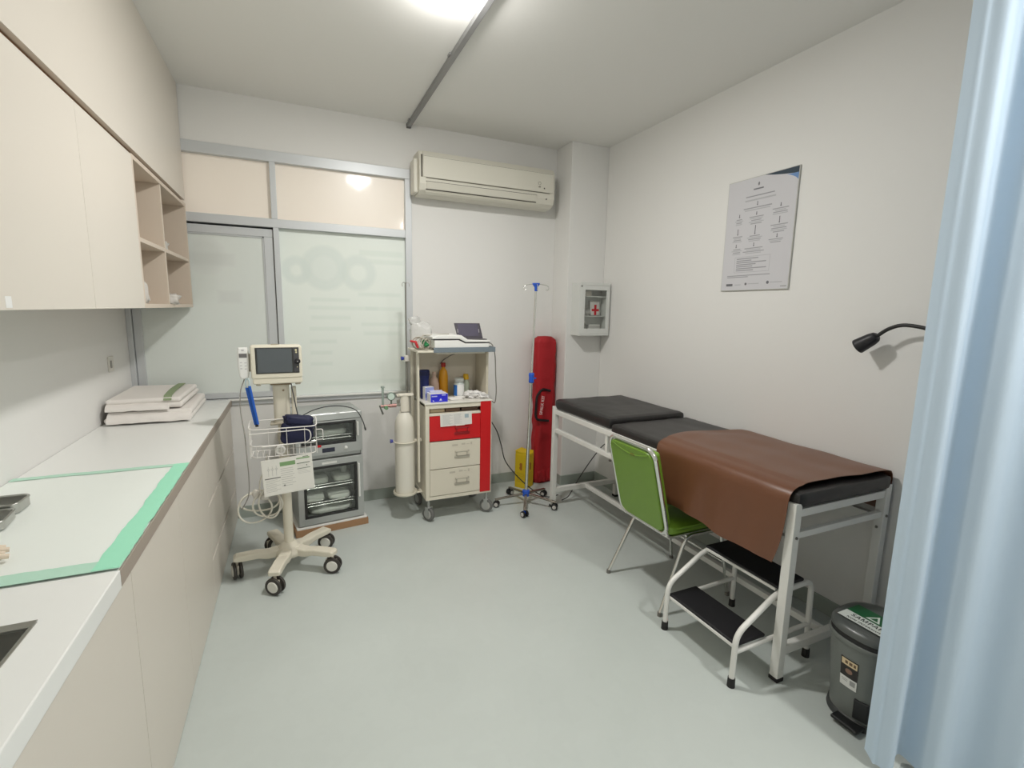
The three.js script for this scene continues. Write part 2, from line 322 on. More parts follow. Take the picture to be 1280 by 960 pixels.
{ // white protective sheet taped over the counter
  const Y = 0.9155;
  const t = thing('cover_sheet', 'white plastic sheet taped over the counter with mint green tape', 'plastic sheet', [0, 0, 0]);
  part(t, 'sheet', sheet((u, v) => V(-1.012 + u * 0.55, Y + 0.0016 + 0.0012 * noise.noise(u * 9, v * 9, 1), -1.53 - v * 0.87), 30, 30, 0.0015), M([244, 249, 244], 0.4));
  const mint = M([166, 238, 206], 0.42), mint2 = M([190, 230, 210], 0.45);
  const rag = (s, k) => 0.010 * noise.noise(s * 7 + k, k * 3.1, 0.5) + 0.006 * noise.noise(s * 23 + k, 1.7, k);
  part(t, 'green_tape', sheet((u, v) => V(-1.012 + u * 0.572, Y + 0.0045 + 0.0008 * noise.noise(u * 30, v * 4, 2), -1.475 - v * 0.058 + (v > 0.5 ? rag(u, 3) : 0)), 60, 4, 0.0012), mint2, 'pale mint tape along the sink-side edge');
  part(t, 'green_tape', sheet((u, v) => { const z = -1.477 - u * 0.925, x = -0.4375 - v * (0.062 - 0.006 * u) + (1 - v) * -Math.abs(rag(u, 5)) * 0.7 + v * rag(u, 9) * 0.5; return V(x, Y + 0.0056 + 0.0009 * noise.noise(u * 40, v * 3, 6), z); }, 110, 5, 0.0012), mint, 'bright mint tape along the front edge');
  part(t, 'green_tape', sheet((u, v) => V(-1.012 + u * 0.572, Y + 0.0045, -2.372 - v * 0.035 + rag(u, 14) * 0.5), 50, 3, 0.0012), mint2, 'pale mint tape along the window-side edge');
}
{ // steel trays and a glove lying on the sheet
  const Y = 0.9225;
  const tray = (w, d, h) => { const p = rrect(w, d, 0.02); const base = X(extrude(p, 0.003, 0.0008), 0, 0.0015, 0, -Math.PI / 2);
    const rim = tube(p.map(q => V(q[0], h, -q[1])), 0.004, 6, true);
    const wall = []; for (let i = 0; i < p.length; i++) { const a = p[i], b = p[(i + 1) % p.length], L = Math.hypot(b[0] - a[0], b[1] - a[1]); if (L < 1e-5) continue; wall.push(X(new THREE.BoxGeometry(L + 0.001, h, 0.002), (a[0] + b[0]) / 2, h / 2, -(a[1] + b[1]) / 2, 0, Math.atan2(b[1] - a[1], b[0] - a[0]), 0)); }
    return { base, rim, wall }; };
  const a = tray(0.15, 0.10, 0.03), t = thing('steel_tray', 'larger stainless steel tray on the plastic sheet, toward the window', 'tray', [-0.912, Y, -2.035]);
  part(t, 'tray_pan', [a.base, ...a.wall], steelM); part(t, 'tray_rim', a.rim, steelM);
  const b = tray(0.15, 0.12, 0.024), t2 = thing('steel_tray', 'smaller stainless steel tray on the plastic sheet, between the larger tray and the glove', 'tray', [-0.898, Y, -1.90], 0.12);
  part(t2, 'tray_pan', [b.base, ...b.wall], steelM); part(t2, 'tray_rim', b.rim, steelM);
  const gl = thing('latex_glove', 'crumpled beige latex glove lying on the plastic sheet', 'glove', [-0.775, Y, -1.64], 0.35);
  const gm = M([232, 216, 196], 0.5), gg = [blob(0.11, 0.03, 0.085, 0.25, -0.05, 0.015, 0, 8, 3, 12, 0.7)];
  for (let k = 0; k < 4; k++) gg.push(tube(smooth([V(-0.02, 0.013, -0.03 + k * 0.02), V(0.02, 0.015, -0.034 + k * 0.022), V(0.045 + (k % 2) * 0.008, 0.010, -0.036 + k * 0.024)], 8), s => 0.010 - 0.003 * s, 8));
  gg.push(tube(smooth([V(-0.05, 0.012, 0.03), V(-0.02, 0.014, 0.055), V(0.0, 0.010, 0.06)], 8), s => 0.010 - 0.003 * s, 8));
  part(gl, 'glove_hand', gg, gm);
  part(gl, 'glove_cuff', blob(0.06, 0.026, 0.09, 0.3, -0.115, 0.013, 0, 9, 7, 10, 0.7), gm);
}
// wall cabinets
{
  const FX = 0.386, RX = 0.366;   // door front and carcass front, from the wall
  const rows = [[-3.99, -2.785], [-2.785, -2.05], [-2.05, -1.315], [-1.315, -0.58]];
  const lb = ['upper wall cabinet against the ceiling, above the open shelf cubes', 'upper wall cabinet against the ceiling, next to the one above the open cubes', 'upper wall cabinet against the ceiling, third from the window wall', 'upper wall cabinet against the ceiling, fourth from the window wall'];
  rows.forEach(([z0, z1], i) => {
    const t = thing('top_cabinet', lb[i], 'cabinet', [XL, 2.282, (z0 + z1) / 2]), hw = (z1 - z0) / 2;
    part(t, 'cabinet_body', bb(0.002, RX, 0.002, 0.727, -hw, hw, 0.001), carcM);
    part(t, 'door', bb(RX + 0.001, FX, 0, 0.727, -hw, hw, 0.0003), cabM);
    part(t, 'grip_strip', bb(0.30, RX - 0.004, -0.022, 0.002, -hw, hw, 0.001), gripM, 'brown recessed finger-grip strip');
  });
  const low = [[-2.785, -2.16], [-2.16, -1.535], [-1.535, -0.91]];
  const ll = ['lower wall cabinet with a beige door beside the open shelf cubes', 'lower wall cabinet with a beige door carrying a small white sticker', 'lower wall cabinet with a beige door at the far end from the window'];
  low.forEach(([z0, z1], i) => {
    const t = thing('wall_cabinet', ll[i], 'cabinet', [XL, 1.575, (z0 + z1) / 2]), hw = (z1 - z0) / 2;
    part(t, 'cabinet_body', bb(0.002, RX, 0.002, 0.684, -hw, hw, 0.001), M([222, 212, 198], 0.5));
    part(t, 'door', bb(RX + 0.001, FX, 0, 0.678, -hw + 0.0012, hw - 0.0012, 0.0015), cabM);
    if (i === 1) part(t, 'sticker', bb(FX, FX + 0.0006, 0.006, 0.034, hw - 0.065, hw - 0.036, 0), M([240, 240, 238], 0.4), 'small white sticker');
  });
  const t = thing('shelf_unit', 'open beige shelf unit of four cubes on the wall beside the window', 'shelf', [XL, 1.575, -3.3875]), hw = 0.6025, T = 0.02;
  const sm = M([216, 202, 186], 0.5);
  part(t, 'back_panel', bb(0.002, 0.012, 0.0, 0.684, -hw, hw, 0.001), sm);
  part(t, 'side_panel', bb(0.012, FX, 0, 0.684, -hw, -hw + T, 0.001), sm); part(t, 'side_panel', bb(0.012, FX, 0, 0.684, hw - T, hw, 0.001), sm);
  part(t, 'bottom_panel', bb(0.012, FX, 0, T, -hw + T, hw - T, 0.001), sm); part(t, 'top_panel', bb(0.012, FX, 0.664, 0.684, -hw + T, hw - T, 0.001), sm);
  part(t, 'divider', bb(0.012, FX - 0.004, T, 0.664, 0.062, 0.062 + T, 0.001), sm);
  part(t, 'middle_shelf', [bb(0.012, FX - 0.003, 0.305, 0.325, -hw + T, 0.062, 0.001), bb(0.012, FX - 0.003, 0.305, 0.325, 0.082, hw - T, 0.001)], sm);
  const pk = M([238, 234, 228], 0.35, { transmission: 0.35, thickness: 0 });
  [[-0.67, 1.5955, -3.40, 0.10, 0.06, 0.12, 'crumpled clear plastic pouch in the lower open cube by the window', 2], [-0.70, 1.9005, -3.44, 0.09, 0.05, 0.11, 'crumpled clear plastic pouch in the upper open cube by the window', 5], [-0.66, 1.5955, -2.86, 0.06, 0.10, 0.06, 'small white packet in the lower open cube beside the cabinet door', 8]]
    .forEach(([x, y, z, w, h, d, label, s]) => solo('plastic_pouch', label, 'pouch', blob(w, h, d, 0.5, 0, h / 2 * 0.94, 0, 10, s, 10, 0.6), pk, [x, y, z], s));
}
{
  const t = thing('wall_socket', 'white wall socket above the folded blankets', 'socket', [XL, 1.232, -3.61]);
  part(t, 'socket_plate', bb(0, 0.008, -0.045, 0.045, -0.042, 0.042, 0.003), pale);
  part(t, 'socket_insert', bb(0.008, 0.011, -0.022, 0.022, 0.0, 0.022, 0.002), M([150, 146, 140], 0.5));
}
// folded blankets on the counter
{
  const cloth = M([238, 233, 228], 0.9, { sheen: 0.3, sheenRoughness: 0.6, bumpMap: noiseTex(256, 40, [128, 128, 128], 110, 3), bumpScale: 0.001 }); cloth.userData.world = 4;
  const green = M([146, 162, 126], 0.9);
  // a folded stack: profile across the fold, swept along the counter, with soft wrinkles
  function folded(w, d, layers, lh, s0) {
    const gs = [];
    for (let k = 0; k < layers; k++) {
      const y = lh * (k + 0.5), ww = w * (1 - 0.03 * k), dd = d * (1 - 0.025 * k);
      const g = new RoundedBoxGeometry(ww, lh * 0.98, dd, 5, lh * 0.46), p = g.attributes.position;
      for (let i = 0; i < p.count; i++) { const x = p.getX(i), z = p.getZ(i);
        const f = noise.noise(x * 7 + s0, k * 1.7, z * 7), f2 = noise.noise(x * 20 + s0, k * 2.7, z * 16);
        p.setXYZ(i, x + 0.010 * noise.noise(z * 8, k + s0, 1), p.getY(i) + 0.009 * f * (k / layers + 0.3) + 0.003 * f2 * (k > 0 || p.getY(i) > 0 ? 1 : 0), z + 0.010 * noise.noise(x * 8, k + s0, 4)); }
      g.computeVertexNormals(); gs.push(X(g, 0.006 * Math.sin(k * 5 + s0), y, 0.005 * Math.cos(k * 3 + s0)));
    }
    return gs;
  }
  const a = thing('folded_blanket', 'larger folded white blanket at the bottom of the stack on the counter', 'blanket', [-0.793, 0.917, -3.645], 0.02);
  part(a, 'blanket_folds', folded(0.42, 0.60, 2, 0.034, 3), cloth);
  part(a, 'blanket_end', sheet((u, v) => V(-0.19 + u * 0.40, 0.055 - 0.048 * v * v + 0.004 * noise.noise(u * 6, v, 9), 0.272 + 0.062 * Math.sin(v * 1.6) + 0.006 * noise.noise(u * 9, v * 3, 2)), 24, 8, 0.008), cloth);
  const b = thing('folded_blanket', 'folded white blanket with a dull green stripe on top of the stack', 'blanket', [-0.815, 0.993, -3.645], 0.0);
  part(b, 'blanket_folds', folded(0.37, 0.56, 2, 0.030, 8), cloth);
  part(b, 'blanket_end', sheet((u, v) => V(-0.17 + u * 0.30, 0.030 - 0.034 * v * v + 0.004 * noise.noise(u * 6, v, 5), 0.256 + 0.052 * Math.sin(v * 1.6) + 0.006 * noise.noise(u * 9, v * 3, 6)), 24, 8, 0.007), cloth);
  part(b, 'green_stripe', sheet((u, v) => V(0.078 + v * 0.040 + u * u * 0.02, 0.0655 + 0.005 * Math.sin(u * 3.1) - (u > 0.93 ? (u - 0.93) * 0.3 : 0), -0.265 + u * 0.545), 30, 3, 0.004), green, 'dull green woven stripe');
}

// ------------------------------------------------------------------ air conditioner above the window's right end
{
  const acM = M([222, 219, 206], 0.4), t = thing('air_conditioner', 'cream split air conditioner mounted high on the back wall', 'air conditioner', [1.49, 2.46, -4.0]);
  const W = 1.16, prof = [[0, 0.02], [0.05, 0.0], [0.15, 0.005], [0.195, 0.03], [0.212, 0.075], [0.215, 0.19], [0.208, 0.27], [0.185, 0.312], [0.15, 0.32], [0, 0.32]];
  // side profile (out of the wall, up) pushed along x
  const g = extrude(prof, W, 0.010); X(g, 0, 0, 0, 0, -Math.PI / 2, 0); X(g, 0, 0, 0); part(t, 'housing', g, acM);
  part(t, 'front_panel', [box(W - 0.05, 0.150, 0.006, 0.004, 0.196, 0.2165, 0.003), X(box(W - 0.05, 0.05, 0.006, 0.004, 0, 0, 0.003), 0, 0.293, 0.2005, -0.62)], acM);
  part(t, 'panel_groove', [box(W - 0.10, 0.005, 0.003, 0.0, 0.117, 0.2165, 0.001), box(W - 0.06, 0.004, 0.003, 0.004, 0.272, 0.214, 0.001)], M([120, 117, 105], 0.6), 'dark groove lines');
  part(t, 'louver', X(box(0.93, 0.052, 0.006, -0.06, 0, 0, 0.002), 0, 0.066, 0.2115, 0.42), acM);
  part(t, 'louver_gap', [X(box(0.94, 0.004, 0.003, -0.06, 0, 0, 0.001), 0, 0.0925, 0.2155, 0.3), X(box(0.94, 0.0055, 0.004, -0.06, 0, 0, 0.001), 0, 0.037, 0.200, 0.6)], M([70, 66, 58], 0.7), 'dark gaps around the louver');
  part(t, 'bottom_louver', X(box(0.98, 0.028, 0.005, -0.04, 0, 0, 0.002), 0, 0.017, 0.178, 1.0), acM);
  part(t, 'side_slot', box(0.012, 0.16, 0.006, -W / 2 + 0.018, 0.20, 0.214, 0.003), M([90, 86, 76], 0.7), 'dark slot beside the front panel');
  part(t, 'badge', [cyl(0.010, 0.010, 0.004, 0, 0, 0, 14), X(new THREE.TorusGeometry(0.012, 0.0015, 6, 18), 0, 0.028, 0)].map(q => X(q, 0.43, 0.16, 0.2195, Math.PI / 2 * 0)), M([110, 106, 96], 0.5));
  for (const [x, y, z] of [[0.475, 0.152, 0.219], [0.50, 0.07, 0.2125]]) part(t, 'indicator', X(cyl(0.006, 0.006, 0.004, 0, 0, 0, 12), x, y, z, Math.PI / 2), M([84, 80, 72], 0.4));
  part(t, 'side_cap', box(0.035, 0.25, 0.12, -W / 2 - 0.017, 0.135, 0.11, 0.012), acM);
}
// ------------------------------------------------------------------ casters shared by the wheeled things
function caster(parent, x, z, turn, r, twin, tireM, hubM, top, hoodM) {
  const c = sub(parent, 'caster', [x, 0, z], turn), w = twin ? 0.016 : 0.026;
  for (const s of twin ? [-1, 1] : [0]) {
    part(c, 'wheel', X(lathe([[0, -w / 2], [r * 0.62, -w / 2], [r * 0.94, -w / 2], [r, -w / 4], [r, w / 4], [r * 0.94, w / 2], [r * 0.62, w / 2], [0, w / 2]], 24), s * 0.017, r, 0, 0, 0, Math.PI / 2), tireM);
    if (s >= 0 || twin) for (const q of twin ? [s] : [-1, 1]) part(c, 'wheel_hub', X(cyl(r * 0.66, r * 0.58, 0.004, 0, 0, 0, 20), (twin ? s * 0.017 : 0) + q * (w / 2 + 0.002), r, 0, 0, 0, -q * Math.PI / 2), hubM);
  }
  part(c, 'caster_fork', twin ? [box(0.014, r * 1.1, r * 1.4, 0, r * 1.15, -0.008, 0.005), cyl(0.008, 0.008, top - r * 1.6, 0, (top + r * 1.6) / 2, 0, 12)]
    : [box(0.004, r * 1.25, 0.03, -w / 2 - 0.008, r * 1.35, 0, 0.001), box(0.004, r * 1.25, 0.03, w / 2 + 0.008, r * 1.35, 0, 0.001), box(w + 0.02, 0.005, 0.04, 0, r * 2.02, 0, 0.001), cyl(0.011, 0.011, top - r * 2, 0, (top + r * 2) / 2, 0, 14)], hoodM);
  return c;
}
// ------------------------------------------------------------------ monitor stand
const SX = -0.085, SZ = -3.09;
{
  const t = thing('monitor_stand', 'cream rolling stand with five casters and a wire basket', 'stand', [SX, 0, SZ]);
  part(t, 'hub', lathe([[0, 0.085], [0.06, 0.085], [0.085, 0.10], [0.08, 0.135], [0.05, 0.155], [0.035, 0.175], [0, 0.175]], 28), cream);
  for (let k = 0; k < 5; k++) {
    const a = (33 + 72 * k) * Math.PI / 180;
    const g = extrude([[0.03, 0.095], [0.12, 0.095], [0.17, 0.108], [0.275, 0.108], [0.30, 0.115], [0.30, 0.135], [0.285, 0.145], [0.18, 0.147], [0.12, 0.14], [0.03, 0.15]], 0.066, 0.008);
    part(t, 'leg', X(g, 0, 0, 0, 0, -a, 0), cream);
    caster(t, Math.cos(a) * 0.283, Math.sin(a) * 0.283, [1.25, 0.95, 0.25, 2.2, 1.2][k], 0.050, true, M([62, 58, 54], 0.5), M([226, 224, 216], 0.35), 0.112, M([200, 192, 176], 0.4));
  }
  part(t, 'pole', cyl(0.027, 0.027, 0.82, 0, 0.56, 0, 28), cream);
  part(t, 'upper_column', X(extrude(rrect(0.088, 0.06, 0.026), 0.24, 0.004), 0, 1.03, 0, Math.PI / 2), cream);
  part(t, 'mounting_plate', [box(0.105, 0.008, 0.09, 0, 1.152, 0, 0.002), X(cyl(0.006, 0.006, 0.006, 0, 0, 0, 10), 0.012, 1.115, 0.032, Math.PI / 2)], M([150, 132, 104], 0.5));
  part(t, 'side_column', box(0.028, 0.20, 0.03, 0.066, 1.03, -0.01, 0.006), cream);
  part(t, 'cable_tray', [box(0.17, 0.012, 0.08, 0.02, 0.918, 0.0, 0.004), box(0.06, 0.03, 0.05, 0.055, 0.93, 0, 0.008)], M([176, 168, 150], 0.5));
  // wire basket in front of the pole
  const wire = M([236, 233, 228], 0.35), gs = [], BX0 = -0.165, BX1 = 0.175, BZ0 = 0.03, BZ1 = 0.175;
  const ring = (y, dip, o = 0) => { const p = fillet([V(BX0 - o, y, BZ0), V(BX0 - o, y - dip * 0.4, BZ1 + o), V(BX1 + o, y - dip * 0.4, BZ1 + o), V(BX1 + o, y, BZ0)], 0.04, 5); return tube(p, 0.0032, 6); };
  gs.push(ring(0.945, 0.05, 0.004), ring(0.83, 0), ring(0.765, 0, -0.006), rod(V(BX0 - 0.004, 0.945, BZ0), V(BX1 + 0.004, 0.945, BZ0), 0.0032, 6), rod(V(BX0, 0.765, BZ0), V(BX1, 0.765, BZ0), 0.003, 6));
  gs.push(tube(fillet([V(BX0, 0.90, BZ1), V(BX1 - 0.03, 0.91, BZ1 + 0.004), V(BX1 - 0.03, 0.835, BZ1 + 0.004), V(BX0 + 0.06, 0.825, BZ1 + 0.004)], 0.05, 6), 0.0032, 6));
  for (let k = 0; k <= 11; k++) { const x = BX0 + (BX1 - BX0) * k / 11; gs.push(rod(V(x, 0.765, BZ1), V(x, k % 3 ? 0.83 : 0.925, BZ1 + (k % 3 ? 0 : 0.003)), 0.0018, 5), rod(V(x, 0.765, BZ0), V(x, 0.765, BZ1), 0.0018, 5)); }
  for (let k = 1; k <= 4; k++) for (const x of [BX0, BX1]) { const z = BZ0 + (BZ1 - BZ0) * k / 5; gs.push(rod(V(x, 0.765, z), V(x, 0.935, z), 0.0018, 5)); }
  gs.push(tube(fillet([V(BX1, 0.895, BZ1 - 0.03), V(BX1 + 0.035, 0.90, BZ1 - 0.01), V(BX1 + 0.035, 0.84, BZ1 - 0.01), V(BX1, 0.835, BZ1 - 0.03)], 0.012, 4), 0.003, 6));
  part(t, 'wire_basket', gs, wire);
  part(t, 'basket_bracket', box(0.06, 0.05, 0.03, 0, 0.84, 0.024, 0.004), cream);
}
{ // patient monitor on the stand
  const t = thing('patient_monitor', 'cream patient monitor with a dark grey screen on the rolling stand', 'monitor', [SX - 0.015, 1.156, SZ + 0.03], 0.06);
  const bez = M([230, 224, 206], 0.4);
  part(t, 'housing', [X(extrude(rrect(0.262, 0.188, 0.014), 0.10, 0.008), 0, 0.128, 0), X(extrude(rrect(0.255, 0.036, 0.012), 0.085, 0.006), 0.002, 0.022, 0.004)], bez);
  part(t, 'screen_bezel', box(0.222, 0.146, 0.004, 0.004, 0.137, 0.0502, 0.002), M([58, 58, 56], 0.4));
  part(t, 'screen', box(0.176, 0.134, 0.002, -0.010, 0.137, 0.0532, 0.0008), M([86, 92, 96], 0.25, { clearcoat: 0.6, clearcoatRoughness: 0.15 }), 'grey unlit screen');
  part(t, 'control_strip', [box(0.024, 0.134, 0.0025, 0.098, 0.137, 0.0532, 0.001)], M([74, 74, 78], 0.45));
  part(t, 'button', [X(cyl(0.006, 0.006, 0.004, 0, 0, 0, 14), 0.100, 0.195, 0.055, Math.PI / 2), X(cyl(0.005, 0.005, 0.004, 0, 0, 0, 14), 0.101, 0.182, 0.055, Math.PI / 2), X(cyl(0.003, 0.003, 0.004, 0, 0, 0, 10), 0.104, 0.098, 0.055, Math.PI / 2)], M([214, 206, 170], 0.4));
  const k = part(t, 'rotary_knob', X(lathe([[0, 0], [0.0155, 0], [0.0155, 0.008], [0.012, 0.012], [0, 0.012]], 24), 0.106, 0.131, 0.0535, Math.PI / 2), blackPlastic);
  part(k, 'knob_dimple', X(cyl(0.004, 0.004, 0.001, 0, 0, 0, 12), 0.106, 0.131, 0.066, Math.PI / 2), M([150, 150, 150], 0.4));
  part(t, 'carry_handle', box(0.04, 0.006, 0.03, -0.005, 0.224, 0.0, 0.002), M([170, 164, 148], 0.5));
  part(t, 'foot', [X(cyl(0.012, 0.014, 0.014, 0, 0, 0, 14), -0.098, 0.002, 0.02), X(cyl(0.014, 0.016, 0.016, 0, 0, 0, 14), 0.105, 0.002, 0.02)], M([196, 188, 168], 0.5));
}
{ // thermometer handset at the monitor's left
  const t = thing('thermometer_handset', 'white handheld thermometer with a small grey display, left of the monitor', 'thermometer', [SX - 0.180, 1.19, SZ + 0.05], 0.05); t.scale.set(1.35, 1, 1.1);
  part(t, 'handset_body', X(extrude([[-0.017, 0.02], [-0.012, 0.004], [0.0, 0], [0.014, 0.004], [0.018, 0.02], [0.021, 0.09], [0.020, 0.16], [0.016, 0.176], [-0.016, 0.176], [-0.020, 0.16], [-0.021, 0.09]], 0.034, 0.007), 0, 0, 0), M([238, 238, 235], 0.35));
  part(t, 'display', box(0.028, 0.022, 0.003, 0, 0.133, 0.0172, 0.001), M([110, 108, 108], 0.3));
  part(t, 'handset_button', [box(0.01, 0.007, 0.003, 0, 0.163, 0.0172, 0.002), ...[0, 1, 2].flatMap(r => [box(0.008, 0.004, 0.002, -0.008, 0.095 - r * 0.017, 0.0172, 0.001), box(0.008, 0.004, 0.002, 0.008, 0.093 - r * 0.017, 0.0172, 0.001)])], M([196, 194, 196], 0.4));
  part(t, 'holder', [box(0.014, 0.10, 0.02, 0.026, 0.09, -0.012, 0.003)], cream);
}
{
  const t = thing('blue_strap', 'bright blue folded strap hanging below the thermometer handset', 'strap', [SX - 0.165, 0.93, SZ + 0.07]);
  part(t, 'strap_band', [sheet((u, v) => V(-0.012 + u * 0.020 + 0.034 * (1 - v), v * 0.215, 0.004 * Math.sin(u * 3)), 4, 12, 0.004), sheet((u, v) => V(0.004 + u * 0.012 + 0.03 * (1 - v), v * 0.22 + 0.005, 0.012 + 0.003 * Math.sin(u * 3)), 4, 12, 0.004)], M([30, 96, 196], 0.5));
  part(t, 'strap_tip', box(0.016, 0.014, 0.016, 0.034, -0.004, 0.004, 0.004), M([40, 40, 44], 0.6));
  part(t, 'clear_loop', [tube(smooth([V(-0.006, 0.215, 0.002), V(-0.010, 0.245, 0.004), V(-0.002, 0.268, 0.006)], 10), 0.004, 6), tube(smooth([V(0.008, 0.22, 0.012), V(0.010, 0.25, 0.012), V(0.004, 0.268, 0.008)], 10), 0.004, 6)], M([196, 214, 218], 0.3));
}
{
  solo('monitor_cable', 'thin grey cable looping from the thermometer handset down to the coiled leads', 'cable',
    tube(smooth([V(-0.262, 1.20, -3.04), V(-0.285, 1.13, -3.02), V(-0.29, 1.02, -3.0), V(-0.275, 0.90, -2.96), V(-0.265, 0.78, -2.90), V(-0.262, 0.66, -2.90), V(-0.272, 0.55, -2.92), V(-0.31, 0.47, -2.94)], 50), 0.0028, 6), M([150, 146, 140], 0.5));
  solo('monitor_cable', 'dark cable dropping from the right underside of the monitor to the stand', 'cable',
    tube(smooth([V(-0.030, 1.158, -3.03), V(-0.022, 1.10, -3.02), V(-0.010, 1.02, -3.01), V(-0.004, 0.965, -3.02), V(-0.02, 0.938, -3.06)], 30), 0.0032, 6), M([78, 78, 80], 0.5));
  const loops = (cx, cy, cz, rx, ry, s, n = 40, a0 = 0, a1 = 6.283) => tube(Array.from({ length: n + 1 }, (_, i) => { const a = a0 + (a1 - a0) * i / n; return V(cx + Math.cos(a) * rx, cy + Math.sin(a) * ry, cz + 0.012 * Math.sin(a * 2 + s)); }), 0.0052, 6);
  const t = thing('cable_coil', 'coil of white lead cables hanging at the side of the rolling stand', 'cable', [-0.20, 0.48, -2.96]);
  const wc = M([226, 222, 210], 0.4);
  part(t, 'cable_loop', loops(-0.045, -0.02, 0.0, 0.085, 0.085, 0.4), wc); part(t, 'cable_loop', loops(0.02, 0.0, 0.012, 0.075, 0.075, 1.2), wc);
  part(t, 'cable_loop', loops(-0.02, 0.015, -0.012, 0.10, 0.06, 2.2), wc); part(t, 'cable_loop', loops(0.03, 0.01, 0.022, 0.055, 0.09, 3.1), wc);
  part(t, 'cable_tie', [tube(smooth([V(-0.02, 0.075, 0), V(-0.01, 0.15, 0.01), V(0.02, 0.22, 0.02), V(0.03, 0.30, 0.03)], 16), 0.004, 6)], wc);
  part(t, 'sensor', [blob(0.05, 0.04, 0.03, 0.2, 0.005, 0.05, 0.015, 8, 2, 10, 0.8), blob(0.04, 0.055, 0.03, 0.2, -0.035, 0.065, 0.0, 8, 5, 10, 0.8)], M([220, 216, 208], 0.4));
}
{
  const t = thing('blood_pressure_cuff', 'dark navy blood pressure cuff bundled in the wire basket', 'cuff', [SX + 0.075, 0.775, SZ + 0.10], 0.1);
  part(t, 'cuff_body', [blob(0.17, 0.13, 0.08, 0.18, 0.0, 0.105, 0, 9, 1, 16, 0.5), X(blob(0.15, 0.05, 0.09, 0.2, 0, 0, 0, 9, 4, 12, 0.5), 0.01, 0.175, 0, 0, 0, -0.15)], navyM);
  part(t, 'cuff_flap', sheet((u, v) => V(-0.07 + u * 0.15 + v * 0.012, 0.195 - v * 0.05 - u * 0.015, -0.04 + v * 0.085 + 0.004 * noise.noise(u * 7, v * 5, 1)), 12, 8, 0.005), M([28, 30, 66], 0.55));
  const r = thing('tape_roll', 'white roll of tape at the front of the wire basket', 'tape', [SX - 0.015, 0.795, SZ + 0.158], 0.2);
  part(r, 'tape_ring', X(lathe([[0.012, -0.008], [0.026, -0.009], [0.028, 0], [0.026, 0.009], [0.012, 0.008], [0.012, -0.008]], 24), 0, 0, 0, Math.PI / 2), M([238, 236, 230], 0.4));
  part(r, 'tape_core', X(cyl(0.012, 0.012, 0.012, 0, 0, 0, 16), 0, 0, 0, Math.PI / 2), M([228, 225, 216], 0.5));
}
{ // instruction card hanging from the basket
  const tex = canvasTex(512, 420, (c, W, Hh) => {
    c.fillStyle = '#e9e7df'; c.fillRect(0, 0, W, Hh);
    c.fillStyle = '#7fa46f'; c.fillRect(178, 40, 160, 50); c.fillRect(352, 20, 140, 16);
    c.fillStyle = '#6a6a64'; c.fillRect(14, 212, 160, 12); c.fillStyle = '#5d6d58'; c.fillRect(352, 84, 140, 9); c.fillRect(352, 150, 140, 7); c.fillRect(420, 8, 60, 8);
    c.fillStyle = '#b9b8b2';
    for (let k = 0; k < 9; k++) { c.fillRect(180, 120 + k * 26, 130 + 20 * Math.sin(k * 3), 5); c.fillRect(18, 240 + k * 17, 120 + 30 * Math.sin(k * 2), 4); c.fillRect(356, 100 + k * 14, 110 + 20 * Math.sin(k), 3); }
    for (let k = 0; k < 3; k++) { c.strokeStyle = '#a9a8a4'; c.lineWidth = 3; c.beginPath(); c.moveTo(60 + k * 40, 70); c.lineTo(56 + k * 40, 190); c.stroke(); c.beginPath(); c.arc(60 + k * 40, 110, 12, 0, 7); c.stroke(); }
    c.fillStyle = '#77766f'; c.fillRect(198, 318, 18, 18); c.fillRect(452, 112, 8, 18);
  });
  const t = thing('instruction_card', 'white laminated instruction card with green headings hung on the wire basket', 'card', [SX + 0.02, 0.656, SZ + 0.193]);
  t.rotation.set(-0.05, 0.1, 0.05);
  part(t, 'card_sheet', box(0.262, 0.205, 0.003, 0, 0, 0, 0.001), M([236, 234, 226], 0.3));
  part(t, 'card_print', printPlane(0.254, 0.197, 0, 0, 0.0022), M([255, 255, 255], 0.3, { map: tex, clearcoat: 0.5, clearcoatRoughness: 0.2 }));
  part(t, 'card_string', [rod(V(-0.09, 0.10, 0), V(-0.09, 0.115, -0.014), 0.002, 5), rod(V(0.09, 0.10, 0), V(0.09, 0.115, -0.014), 0.002, 5)], pale);
}
